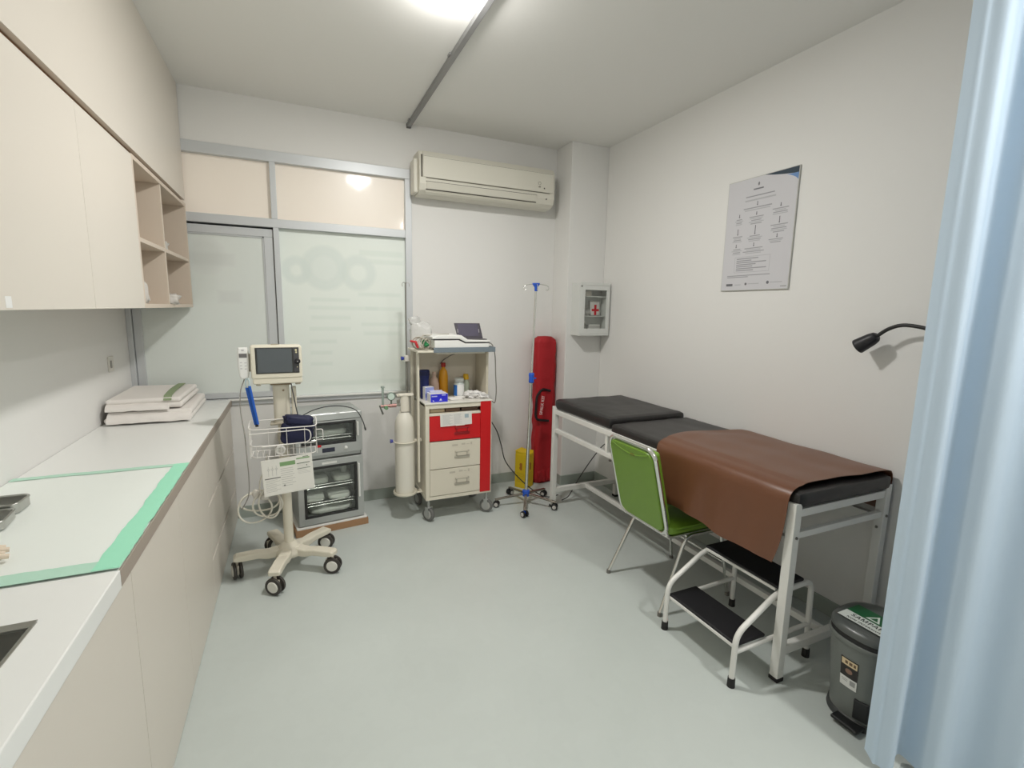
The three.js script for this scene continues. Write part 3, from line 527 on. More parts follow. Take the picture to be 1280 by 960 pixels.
// ------------------------------------------------------------------ sterilizer cabinet on a shallow carton
{
  const t0 = thing('carton_base', 'shallow brown carton with white foam under the sterilizer cabinet', 'carton', [0.172, 0, -3.70], 0.14);
  part(t0, 'carton_box', [bb(-0.25, 0.25, 0.0, 0.048, -0.19, 0.185, 0.002)], M([168, 130, 96], 0.8));
  part(t0, 'foam_liner', bb(-0.242, 0.242, 0.048, 0.064, -0.182, 0.180, 0.004), M([236, 235, 230], 0.7));
  const t = thing('sterilizer_cabinet', 'silver two-door glass sterilizer cabinet behind the rolling stand', 'sterilizer', [0.172, 0.064, -3.70], 0.14);
  const sil = M([186, 188, 186], 0.38, { metalness: 0.55 }), W = 0.225, D0 = -0.17, D1 = 0.155, HT = 0.80, inn = M([190, 192, 188], 0.45), dk = M([40, 40, 40], 0.4), wht = M([232, 232, 228], 0.35);
  part(t, 'cabinet_shell', [bb(-W, -W + 0.012, 0.006, HT - 0.012, D0 + 0.01, D1, 0.001), bb(W - 0.012, W, 0.006, HT - 0.012, D0 + 0.01, D1, 0.001), bb(-W, W, HT - 0.012, HT, D0 + 0.01, D1 - 0.006, 0.002), bb(-W + 0.012, W - 0.012, 0.006, 0.03, D0 + 0.01, D1 - 0.001, 0.001), bb(-W + 0.012, W - 0.012, 0.475, 0.50, D0 + 0.01, D1 - 0.01, 0.001), bb(-W, W, 0.006, HT, D0, D0 + 0.01, 0.001)], sil);
  part(t, 'foot', [-0.19, 0.19].flatMap(x => [-0.13, 0.12].map(z => cyl(0.014, 0.014, 0.006, x, 0.003, z, 12))), dk);
  const door = (y0, y1, g0, g1, gx0, gx1) => {
    const d = part(t, 'door', extrude([[-W + 0.001, y0], [W - 0.001, y0], [W - 0.001, y1], [-W + 0.001, y1]], 0.02, 0.002, [[[gx0, g0], [gx0, g1], [gx1, g1], [gx1, g0]]]).translate(0, 0, D1 + 0.010), sil);
    const bw = 0.018;
    part(d, 'door_border', [bb(gx0, gx0 + bw, g0, g1, D1 + 0.012, D1 + 0.0205, 0.001), bb(gx1 - bw, gx1, g0, g1, D1 + 0.012, D1 + 0.0205, 0.001), bb(gx0, gx1, g0, g0 + bw, D1 + 0.012, D1 + 0.0206, 0.001), bb(gx0, gx1, g1 - bw, g1, D1 + 0.012, D1 + 0.0206, 0.001)], dk, 'black door glass border');
    part(d, 'door_glass', bb(gx0, gx1, g0, g1, D1 + 0.008, D1 + 0.0115, 0), M([250, 252, 250], 0.03, { transmission: 1, thickness: 0 }), 'smoked door glass');
    part(d, 'door_handle', bb(gx1 + 0.004, gx1 + 0.018, g0 + (g1 - g0) * 0.28, g1 - 0.012, D1 + 0.02, D1 + 0.034, 0.004), wht, 'white vertical door handle');
    return d;
  };
  door(0.505, 0.745, 0.575, 0.735, -0.19, 0.180); door(0.008, 0.470, 0.055, 0.425, -0.185, 0.180);
  part(t, 'top_fascia', bb(-W, W, 0.748, HT, D1 - 0.004, D1 + 0.02, 0.008), M([206, 208, 206], 0.28, { metalness: 0.6 }));
  part(t, 'display', bb(-0.055, 0.03, 0.522, 0.553, D1 + 0.019, D1 + 0.022, 0.001), M([46, 48, 66], 0.3), 'dark blue display window');
  part(t, 'control_knob', X(lathe([[0, 0], [0.013, 0], [0.012, 0.012], [0, 0.013]], 20), 0.105, 0.542, D1 + 0.02, Math.PI / 2), wht);
  part(t, 'warning_badge', bb(-0.085, -0.06, 0.563, 0.58, D1 + 0.02, D1 + 0.0215, 0.001), redM, 'small red badge');
  part(t, 'maker_plate', bb(-0.06, 0.04, 0.437, 0.452, D1 + 0.0195, D1 + 0.0212, 0.001), wht);
  const rack = y => { const g = []; for (let k = 0; k <= 16; k++) g.push(rod(V(-0.2 + k * 0.025, y, D0 + 0.015), V(-0.2 + k * 0.025, y, D1 - 0.012), 0.0016, 5)); g.push(rod(V(-0.205, y, D1 - 0.014), V(0.205, y, D1 - 0.014), 0.003, 6), rod(V(-0.205, y, D0 + 0.02), V(0.205, y, D0 + 0.02), 0.003, 6), rod(V(-0.205, y + 0.02, D1 - 0.014), V(0.205, y + 0.02, D1 - 0.014), 0.002, 6)); return g; };
  for (const y of [0.13, 0.26, 0.61]) part(t, 'wire_rack', rack(y), chromeM);
  part(t, 'lining', [bb(-W + 0.012, W - 0.012, 0.03, 0.475, D0 + 0.01, D0 + 0.012, 0), bb(-W + 0.012, W - 0.012, 0.50, HT - 0.012, D0 + 0.01, D0 + 0.012, 0)], inn);
}
{ // things seen inside the sterilizer
  const base = new THREE.Matrix4().makeRotationY(0.14); const at = (x, y, z) => { const v = V(x, y, z).applyMatrix4(base); return [v.x + 0.172, y + 0.064, v.z - 3.70]; };
  const packs = [[-0.10, 0.134, 0.02, 0.14, 0.05, 'wrapped pale instrument pack on the lower rack of the sterilizer, left', 1], [0.07, 0.134, 0.03, 0.16, 0.045, 'wrapped pale instrument pack on the lower rack of the sterilizer, right', 4], [-0.08, 0.264, 0.02, 0.16, 0.055, 'wrapped pale instrument pack on the upper rack of the sterilizer, left', 7], [0.10, 0.264, 0.02, 0.13, 0.05, 'wrapped pale instrument pack on the upper rack of the sterilizer, right', 9], [0.02, 0.032, 0.0, 0.3, 0.04, 'wide pale instrument pack on the floor of the sterilizer', 12], [0.03, 0.614, 0.02, 0.22, 0.05, 'pale instrument pack behind the small top door of the sterilizer', 15]];
  packs.forEach(([x, y, z, w, h, label, s]) => solo('instrument_pack', label, 'pack', blob(w, h, 0.16, 0.12, 0, h / 2, 0, 8, s, 10, 0.5), M([232, 234, 228], 0.35), at(x, y, z), 0.14));
  [[-0.13, 0.0, 'black-capped bottle standing at the left inside the sterilizer', 0.30], [0.12, 0.02, 'black-capped bottle standing at the right inside the sterilizer', 0.30]].forEach(([x, z, label, y], i) => {
    const t = thing('sterile_bottle', label, 'bottle', at(x, [0.315, 0.315][i], z), 0);
    part(t, 'bottle_body', lathe([[0, 0], [0.022, 0], [0.024, 0.004], [0.024, 0.05], [0.012, 0.062], [0.012, 0.07], [0, 0.07]], 18), M([200, 204, 200], 0.2));
    part(t, 'bottle_cap', cyl(0.014, 0.014, 0.016, 0, 0.078, 0, 16), blackPlastic);
  });
}
solo('black_lead', 'thin black lead arching over the top of the sterilizer cabinet', 'cable',
  tube(smooth([V(0.03, 0.885, -3.42), V(0.10, 0.90, -3.50), V(0.18, 0.915, -3.51), V(0.28, 0.915, -3.50), V(0.37, 0.885, -3.47), V(0.415, 0.80, -3.46), V(0.43, 0.74, -3.46)], 40), s => s > 0.94 ? 0.006 : 0.0035, 6), M([52, 54, 56], 0.5));
// ------------------------------------------------------------------ emergency trolley
const CX0 = 0.845, CX1 = 1.367, CZ0 = -3.80, CZ1 = -3.40;
{
  const t = thing('emergency_trolley', 'cream emergency trolley with a red drawer and a red side column', 'trolley', [0, 0, 0]);
  const dr = M([224, 217, 200], 0.4), red = M([206, 22, 28], 0.38);
  part(t, 'trolley_frame', [bb(CX0, CX0 + 0.03, 0.17, 0.905, CZ1 - 0.03, CZ1), bb(CX1 - 0.03, CX1, 0.17, 0.905, CZ1 - 0.03, CZ1 - 0.001), bb(CX0, CX0 + 0.03, 0.17, 0.905, CZ0, CZ0 + 0.03), bb(CX1 - 0.03, CX1, 0.17, 0.905, CZ0, CZ0 + 0.03),
    bb(CX0 + 0.029, CX1 - 0.029, 0.171, 0.198, CZ1 - 0.028, CZ1 - 0.001, 0.001), bb(CX0 + 0.001, CX0 + 0.028, 0.171, 0.198, CZ0 + 0.029, CZ1 - 0.029, 0.001), bb(CX1 - 0.028, CX1 - 0.001, 0.171, 0.198, CZ0 + 0.029, CZ1 - 0.029, 0.001), bb(CX0 + 0.029, CX1 - 0.029, 0.872, 0.904, CZ1 - 0.028, CZ1 - 0.001, 0.001)], cream);
  part(t, 'side_panel', bb(CX0 + 0.004, CX0 + 0.010, 0.19, 0.88, CZ0 + 0.03, CZ1 - 0.03, 0.001), dr); part(t, 'side_panel', bb(CX1 - 0.010, CX1 - 0.004, 0.19, 0.88, CZ0 + 0.03, CZ1 - 0.03, 0.001), dr);
  part(t, 'back_panel', bb(CX0 + 0.03, CX1 - 0.03, 0.19, 0.88, CZ0, CZ0 + 0.006, 0.001), dr); part(t, 'bottom_panel', bb(CX0 + 0.03, CX1 - 0.03, 0.175, 0.185, CZ0, CZ1 - 0.03, 0.001), dr);
  part(t, 'worktop', [bb(CX0 - 0.006, CX1 + 0.004, 0.905, 0.916, CZ0 - 0.004, CZ1 + 0.006, 0.003)], M([232, 229, 220], 0.3));
  const X0 = CX0 + 0.030, X1 = 1.273;
  const drawer = (y0, y1, m, hm, low = 0) => {
    const d = part(t, 'drawer', [bb(X0 + 0.001, X1 - 0.001, y0, y1, CZ1 - 0.016, CZ1 + 0.002, 0.002), bb(X0 + 0.01, X1 - 0.01, y0 + 0.012, y1 - 0.03, CZ0 + 0.04, CZ1 - 0.017, 0.001)], m);
    const cx = X0 + 0.25, cy = (y0 + y1) / 2 - 0.012 - low;
    part(d, 'handle', [tube(fillet([V(cx - 0.052, cy + 0.032, CZ1 + 0.002), V(cx - 0.052, cy + 0.032, CZ1 + 0.022), V(cx + 0.052, cy + 0.032, CZ1 + 0.022), V(cx + 0.052, cy + 0.032, CZ1 + 0.002)], 0.008, 4), 0.004, 6), bb(cx - 0.06, cx + 0.06, cy - 0.022, cy - 0.004, CZ1 + 0.001, CZ1 + 0.008, 0.003), bb(cx - 0.044, cx - 0.038, cy - 0.02, cy + 0.03, CZ1 + 0.001, CZ1 + 0.005, 0.001), bb(cx + 0.038, cx + 0.044, cy - 0.02, cy + 0.03, CZ1 + 0.001, CZ1 + 0.005, 0.001)], hm);
    return d;
  };
  const grey = M([176, 170, 156], 0.4);
  drawer(0.202, 0.405, dr, grey); drawer(0.411, 0.620, dr, grey); drawer(0.627, 0.817, red, M([150, 18, 24], 0.4), 0.022);
  part(t, 'drawer_lip', bb(X0, X1, 0.818, 0.834, CZ1 - 0.02, CZ1 + 0.004, 0.003), dr);
  const tags = canvasTex(256, 64, (c, W, Hh) => { c.fillStyle = 'rgb(222,215,198)'; c.fillRect(0, 0, W, Hh); c.fillStyle = 'rgb(196,188,172)'; c.fillRect(10, 20, 60, 22); c.fillRect(110, 14, 40, 20); c.fillRect(206, 8, 18, 32); c.fillRect(160, 24, 36, 8); });
  for (const [x, y] of [[0.26, 0.583], [0.24, 0.372]]) part(t, 'drawer_tag', printPlane(0.19, 0.042, X0 + x, y, CZ1 + 0.0026), M([255, 255, 255], 0.45, { map: tags }), 'worn pale drawer tag');
  part(t, 'red_column', bb(1.273, 1.358, 0.186, 0.912, CZ1 - 0.012, CZ1 + 0.006, 0.003), red, 'red locking column');
  // upper shelf box
  const UZ0 = -3.72, UZ1 = -3.47;
  part(t, 'upright_panel', bb(0.808, 0.826, 0.165, 1.285, UZ0, UZ0 + 0.03, 0.002), cream); part(t, 'upright_panel', bb(0.806, 0.820, 0.30, 1.285, UZ1 - 0.04, UZ1, 0.002), cream);
  part(t, 'upright_panel', bb(1.343, 1.361, 0.916, 1.285, UZ0, UZ1, 0.002), M([206, 198, 180], 0.45));
  part(t, 'upper_back_panel', bb(0.827, 1.342, 0.917, 1.2845, UZ0 + 0.001, UZ0 + 0.010, 0.001), M([214, 206, 190], 0.5));
  part(t, 'upper_shelf', bb(0.792, 1.372, 1.285, 1.299, UZ0 - 0.01, -3.40, 0.003), cream);
  part(t, 'shelf_rail', [bb(0.908, 1.385, 1.285, 1.322, -3.398, -3.390, 0.002), bb(1.377, 1.385, 1.285, 1.322, -3.70, -3.398, 0.002)], M([128, 140, 148], 0.4, { metalness: 0.3 }), 'blue-grey shelf rail');
  part(t, 'shelf_bracket', bb(0.95, 1.33, 1.268, 1.285, -3.60, -3.46, 0.003), M([230, 226, 216], 0.4));
  // drip rod at the rear left, with a clamp knob, and the ring that carries the gas cylinder
  part(t, 'drip_rod', [rod(V(0.785, 0.30, -3.745), V(0.785, 1.20, -3.745), 0.0095, 12), rod(V(0.785, 1.20, -3.745), V(0.785, 1.79, -3.745), 0.0065, 10)], M([150, 150, 144], 0.35, { metalness: 0.6 }));
  part(t, 'rod_hook', [tube(smooth([V(0.785, 1.785, -3.745), V(0.765, 1.79, -3.74), V(0.757, 1.775, -3.735), V(0.760, 1.76, -3.735)], 10), 0.003, 6), tube(smooth([V(0.785, 1.785, -3.745), V(0.805, 1.79, -3.74), V(0.812, 1.775, -3.735), V(0.809, 1.76, -3.735)], 10), 0.003, 6)], steelM);
  part(t, 'rod_clamp', [box(0.07, 0.05, 0.03, 0.80, 1.215, -3.735, 0.006), box(0.05, 0.03, 0.03, 0.80, 0.62, -3.735, 0.004), box(0.05, 0.03, 0.03, 0.80, 0.32, -3.735, 0.004)], pale);
  part(t, 'clamp_knob', [X(cyl(0.012, 0.016, 0.022, 0, 0, 0, 14), 0.752, 1.215, -3.735, 0, 0, Math.PI / 2)], M([60, 76, 170], 0.4));
  part(t, 'cylinder_ring', [X(new THREE.TorusGeometry(0.0775, 0.005, 8, 36), 0.718, 0.615, -3.53, Math.PI / 2), bb(0.79, 0.846, 0.607, 0.623, -3.55, -3.51, 0.002), X(lathe([[0, 0], [0.082, 0], [0.088, 0.008], [0.088, 0.026], [0.080, 0.022], [0.076, 0.006], [0, 0.006]], 36), 0.718, 0.205, -3.53), bb(0.78, 0.846, 0.205, 0.215, -3.56, -3.50, 0.002)], cream);
  part(t, 'ring_knob', X(cyl(0.011, 0.015, 0.02, 0, 0, 0, 14), 0.622, 0.622, -3.53, 0, 0, Math.PI / 2), M([78, 82, 160], 0.4));
  part(t, 'backboard', bb(CX1 + 0.012, CX1 + 0.024, 0.19, 0.42, -3.86, -3.50, 0.002), M([112, 96, 74], 0.6), 'brown board at the back right');
  for (const [x, z, a] of [[0.872, -3.43, 0.55], [1.34, -3.43, 0.9], [0.872, -3.77, 0.2], [1.34, -3.77, 1.2]]) caster(t, x, z, a, 0.054, false, M([112, 112, 110], 0.55), M([176, 176, 172], 0.4), 0.172, M([176, 178, 176], 0.35, { metalness: 0.5 }));
  part(t, 'slot_shelf', bb(X0, X1, 0.830, 0.835, CZ0 + 0.03, CZ1 - 0.02, 0.001), dr);
}
{ // paper notice on the red drawer and the packs in the open slot
  const tex = canvasTex(256, 128, (c, W, Hh) => { c.fillStyle = '#e2e0da'; c.fillRect(0, 0, W, Hh); c.fillStyle = '#b4b4b2'; for (let k = 0; k < 12; k++) { c.fillRect(14, 14 + k * 9, 70 + 16 * Math.sin(k * 2), 3); c.fillRect(108, 14 + k * 9, 60 + 10 * Math.sin(k * 3), 3); } c.fillStyle = '#9fb0b8'; c.fillRect(200, 20, 34, 40); });
  const t = thing('paper_notice', 'small printed paper notice taped on the red drawer', 'notice', [1.077, 0.787, CZ1 + 0.0075]); t.rotation.set(-0.06, 0, 0.02);
  part(t, 'notice_paper', box(0.245, 0.098, 0.0012, 0, 0, 0, 0.0004), M([238, 236, 230], 0.6)); part(t, 'notice_print', printPlane(0.238, 0.092, 0, 0, 0.001), M([255, 255, 255], 0.6, { map: tex }));
  part(t, 'notice_clip', box(0.07, 0.006, 0.004, 0.03, -0.05, 0.001, 0.001), M([232, 220, 206], 0.5));
  const pm = [M([196, 178, 148], 0.5), M([120, 96, 76], 0.5), M([92, 72, 60], 0.5)];
  [['tan paper pack in the open slot above the red drawer', 0.885, 1.0, 0], ['brown paper pack in the open slot, beside the tan one', 1.005, 1.12, 1], ['dark brown pack in the open slot, beside the red column', 1.13, 1.265, 2]].forEach(([l, a, b, k]) => solo('paper_pack', l, 'pack', bb(0, b - a, 0, 0.03, -0.2, 0, 0.008), pm[k], [a, 0.8355, CZ1 - 0.03]));
}
// things on the trolley
{
  const Y = 0.9162;
  { const t = thing('navy_canister', 'navy blue cylindrical canister on the trolley, beside the left upright', 'canister', [0.89, Y, -3.60]);
    part(t, 'canister_body', lathe([[0, 0], [0.030, 0], [0.033, 0.01], [0.034, 0.15], [0.038, 0.175], [0.038, 0.215], [0.034, 0.222], [0, 0.222]], 26), M([20, 34, 96], 0.45)); part(t, 'canister_lid', lathe([[0.0385, 0.18], [0.0395, 0.182], [0.0395, 0.212], [0.0385, 0.214]], 26), M([14, 24, 74], 0.45)); }
  { const t = thing('pump_bottle', 'pinkish brown plastic bottle between the navy canister and the yellow bottle', 'bottle', [0.975, Y, -3.64]);
    part(t, 'bottle_body', lathe([[0, 0], [0.036, 0], [0.039, 0.006], [0.039, 0.10], [0.030, 0.145], [0.013, 0.16], [0.013, 0.175], [0, 0.175]], 26), M([220, 190, 172], 0.35)); part(t, 'bottle_cap', [cyl(0.015, 0.013, 0.028, 0, 0.186, 0, 18)], M([204, 176, 158], 0.4)); part(t, 'bottle_label', cyl(0.0396, 0.0396, 0.065, 0, 0.045, 0, 28), M([222, 190, 174], 0.5)); }
  { const t = thing('yellow_bottle', 'tall amber yellow bottle with a red cap on the trolley', 'bottle', [1.055, Y, -3.66]);
    part(t, 'bottle_body', lathe([[0, 0], [0.034, 0], [0.037, 0.006], [0.037, 0.16], [0.030, 0.20], [0.014, 0.225], [0.014, 0.235], [0, 0.235]], 26), M([214, 150, 28], 0.3)); part(t, 'bottle_cap', cyl(0.018, 0.017, 0.032, 0, 0.25, 0, 20), M([160, 34, 22], 0.4)); }
  const carton = (name, label, w, h, d, x, z, turn, tex) => { const t = thing(name, label, 'box', [x, Y, z], turn);
    part(t, 'carton_body', bb(-w / 2, w / 2, 0, h, -d / 2, d / 2, 0.002), M([230, 230, 234], 0.5)); part(t, 'carton_front', printPlane(w * 0.97, h * 0.96, 0, h / 2, d / 2 + 0.0006), M([255, 255, 255], 0.45, { map: tex })); return t; };
  const bt = canvasTex(256, 128, (c, W, Hh) => { c.fillStyle = '#2b2ccc'; c.fillRect(0, 0, W, Hh); c.fillStyle = '#b9bcf2'; c.fillRect(14, 26, 84, 18); c.fillRect(166, 14, 60, 14); c.fillStyle = '#dcdcf6'; c.beginPath(); c.moveTo(150, 70); c.lineTo(172, 106); c.lineTo(126, 106); c.fill(); c.beginPath(); c.moveTo(28, 92); c.lineTo(60, 112); c.lineTo(34, 116); c.fill(); });
  const b1 = carton('blue_carton', 'blue and white carton at the front of the trolley top', 0.135, 0.062, 0.10, 0.955, -3.475, 0.03, bt);
  part(b1, 'carton_flap', X(bb(-0.05, 0.05, 0, 0.002, -0.03, 0.03, 0.0006), 0, 0.066, -0.02, 0.2), M([210, 212, 242], 0.5));
  carton('blue_carton', 'small pale blue carton behind the larger blue and white one', 0.07, 0.10, 0.05, 0.905, -3.545, 0.15, canvasTex(64, 64, c => { c.fillStyle = '#98a2d6'; c.fillRect(0, 0, 64, 64); c.fillStyle = '#4d5cb4'; c.fillRect(0, 30, 64, 20); }));
  { const t = thing('pill_jar', 'clear jar with a blue and white label on the trolley top', 'jar', [1.165, Y, -3.60]);
    part(t, 'jar_body', lathe([[0, 0], [0.038, 0], [0.042, 0.005], [0.042, 0.105], [0.034, 0.118], [0, 0.118]], 28), M([214, 222, 220], 0.15)); part(t, 'jar_lid', lathe([[0.0, 0.15], [0.036, 0.15], [0.038, 0.146], [0.038, 0.118], [0, 0.118]], 28), M([214, 220, 216], 0.35));
    part(t, 'jar_label', X(new THREE.CylinderGeometry(0.0428, 0.0428, 0.085, 24, 1, true, -1.9, 1.25), 0, 0.055, 0), M([44, 112, 190], 0.4, { side: THREE.DoubleSide }), 'blue label half'); part(t, 'jar_label', X(new THREE.CylinderGeometry(0.0428, 0.0428, 0.085, 24, 1, true, -0.65, 1.5), 0, 0.06, 0), M([238, 238, 236], 0.4, { side: THREE.DoubleSide }), 'white label half'); }
  { const t = thing('yellow_cap_bottle', 'small clear bottle with a yellow cap beside the jar', 'bottle', [1.235, Y, -3.64]);
    part(t, 'bottle_body', lathe([[0, 0], [0.026, 0], [0.028, 0.004], [0.028, 0.10], [0.014, 0.125], [0.014, 0.135], [0, 0.135]], 22), M([206, 214, 196], 0.2)); part(t, 'bottle_cap', lathe([[0.022, 0.13], [0.024, 0.136], [0.020, 0.172], [0, 0.174], [0, 0.13]], 20), M([226, 178, 34], 0.4)); }
  solo('crumpled_wrap', 'crumpled white plastic wrap at the right end of the trolley top', 'wrap', [blob(0.13, 0.05, 0.11, 0.5, 0, 0.024, 0, 12, 3, 16, 0.65), blob(0.09, 0.04, 0.10, 0.5, 0.06, 0.019, 0.04, 12, 9, 14, 0.65)], M([236, 234, 232], 0.35), [1.26, Y, -3.54]);
  solo('folded_gauze', 'flat folded white gauze on the trolley top, right of the blue carton', 'gauze', [blob(0.11, 0.016, 0.07, 0.15, 0, 0.008, 0, 9, 5, 10, 0.35), X(box(0.09, 0.004, 0.05, 0, 0, 0, 0.002), 0.03, 0.017, 0.0, 0.05, 0.3)], M([238, 236, 232], 0.7), [1.10, Y, -3.49], 0.1);
  solo('trolley_lead', 'thin dark lead lying across the trolley top behind the wrap', 'cable', tube(smooth([V(1.195, Y + 0.006, -3.66), V(1.24, Y + 0.03, -3.685), V(1.29, Y + 0.035, -3.68), V(1.322, Y + 0.012, -3.655), V(1.335, Y + 0.006, -3.62)], 30), 0.0035, 6), M([92, 92, 94], 0.5));
}
{ // ECG recorder on the upper shelf
  const t = thing('ecg_recorder', 'white ECG recorder with a tilted dark screen on the trolley upper shelf', 'ECG machine', [1.13, 1.2995, -3.524]);
  const wm = M([236, 236, 232], 0.3), dkm = M([52, 50, 52], 0.4);
  // side outline seen from the front: tall left half, lower right half
  const lo = extrude([[-0.205, 0], [0.205, 0], [0.212, 0.018], [0.212, 0.040], [0.02, 0.040], [-0.03, 0.064], [-0.215, 0.064], [-0.212, 0.01]], 0.24, 0.008);
  part(t, 'lower_housing', X(lo, 0, 0.012, 0), wm);
  const gp = extrude([[-0.222, 0.064], [-0.028, 0.064], [0.02, 0.040], [0.212, 0.040], [0.212, 0.046], [0.022, 0.047], [-0.026, 0.071], [-0.222, 0.071]], 0.242, 0.001);
  part(t, 'dark_seam', X(gp, 0, 0.012, 0), dkm);
  const up = extrude([[-0.228, 0.070], [-0.026, 0.070], [0.022, 0.046], [0.215, 0.046], [0.215, 0.060], [0.04, 0.066], [-0.01, 0.098], [-0.19, 0.098], [-0.23, 0.085]], 0.245, 0.006);
  part(t, 'upper_housing', X(up, 0, 0.012, 0), wm);
  const sc = sub(t, 'screen_unit', [0.085, 0.074, 0.02], 0); sc.rotation.x = -0.42;
  part(sc, 'screen_frame', X(extrude([[-0.09, 0], [0.11, 0], [0.10, 0.13], [-0.105, 0.13]], 0.014, 0.003), 0, 0, 0), M([74, 70, 78], 0.4));
  part(sc, 'screen_glass', box(0.16, 0.098, 0.002, -0.003, 0.072, 0.0075, 0.0005), M([92, 88, 104], 0.22), 'violet-grey unlit screen');
  part(sc, 'screen_key', [box(0.005, 0.03, 0.002, -0.086, 0.066, 0.0078, 0.001), box(0.005, 0.03, 0.002, 0.083, 0.066, 0.0078, 0.001)], M([170, 166, 170], 0.4));
  part(t, 'keyboard_deck', X(box(0.18, 0.006, 0.07, 0.105, 0.079, 0.075, 0.002), 0, 0, 0), M([92, 88, 90], 0.45));
  part(t, 'foot', [-0.16, 0.16].flatMap(x => [-0.09, 0.09].map(z => cyl(0.012, 0.012, 0.013, x, 0.0065, z, 12))), blackRubber);
  const c = thing('ecg_lead_bundle', 'coiled grey ECG leads with red and green clamps, left of the recorder', 'cable', [0.842, 1.2995, -3.47]);
  const lm = M([176, 170, 156], 0.5);
  for (let k = 0; k < 5; k++) part(c, 'lead_loop', tube(Array.from({ length: 33 }, (_, i) => { const a = i / 32 * 6.283; return V(0.0 + 0.012 * k - 0.02 + Math.cos(a) * (0.045 - 0.004 * k), 0.050 + Math.sin(a) * (0.044 - 0.003 * k), 0.012 * k - 0.01 + 0.02 * Math.cos(a + k)); }), 0.0045, 6), lm);
  part(c, 'green_clamp', [X(box(0.034, 0.018, 0.075, 0, 0, 0, 0.006), 0.012, 0.052, 0.03, 0.5, 0.3, 0.2)], M([24, 120, 66], 0.4)); part(c, 'red_clamp', [X(box(0.05, 0.016, 0.03, 0, 0, 0, 0.006), -0.062, 0.062, 0.0, 0, 0, -0.2), X(box(0.016, 0.05, 0.03, 0, 0, 0, 0.006), -0.045, 0.04, 0.02, 0, 0, 0.4)], M([200, 48, 54], 0.4));
  part(c, 'lead_tail', [tube(smooth([V(-0.01, 0.06, 0.0), V(0.01, 0.10, -0.03), V(0.07, 0.105, -0.06), V(0.16, 0.11, -0.08), V(0.22, 0.112, -0.06)], 24), 0.0042, 6)], lm);
  solo('plastic_bag', 'crumpled clear plastic bag standing behind the ECG leads', 'bag', [blob(0.16, 0.20, 0.07, 0.25, 0, 0.094, 0, 9, 6, 18, 0.55), blob(0.08, 0.06, 0.05, 0.5, -0.05, 0.205, 0, 10, 2, 12, 0.7)], M([240, 240, 238], 0.18, { transmission: 0.45, thickness: 0 }), [0.885, 1.2995, -3.68]);
  solo('recorder_lead', 'grey lead hanging from the right of the ECG recorder down to the trolley top', 'cable', tube(smooth([V(1.345, 1.345, -3.50), V(1.385, 1.34, -3.48), V(1.405, 1.28, -3.46), V(1.41, 1.10, -3.44), V(1.412, 0.95, -3.43), V(1.395, 0.885, -3.42), V(1.378, 0.90, -3.43)], 50), 0.004, 6), M([120, 116, 108], 0.5));
  solo('shelf_lead', 'short grey lead hanging under the upper shelf behind the yellow bottle', 'cable', tube(smooth([V(1.15, 1.262, -3.60), V(1.12, 1.24, -3.66), V(1.07, 1.20, -3.698), V(1.04, 1.17, -3.702)], 20), 0.004, 6), M([130, 126, 118], 0.5));
}
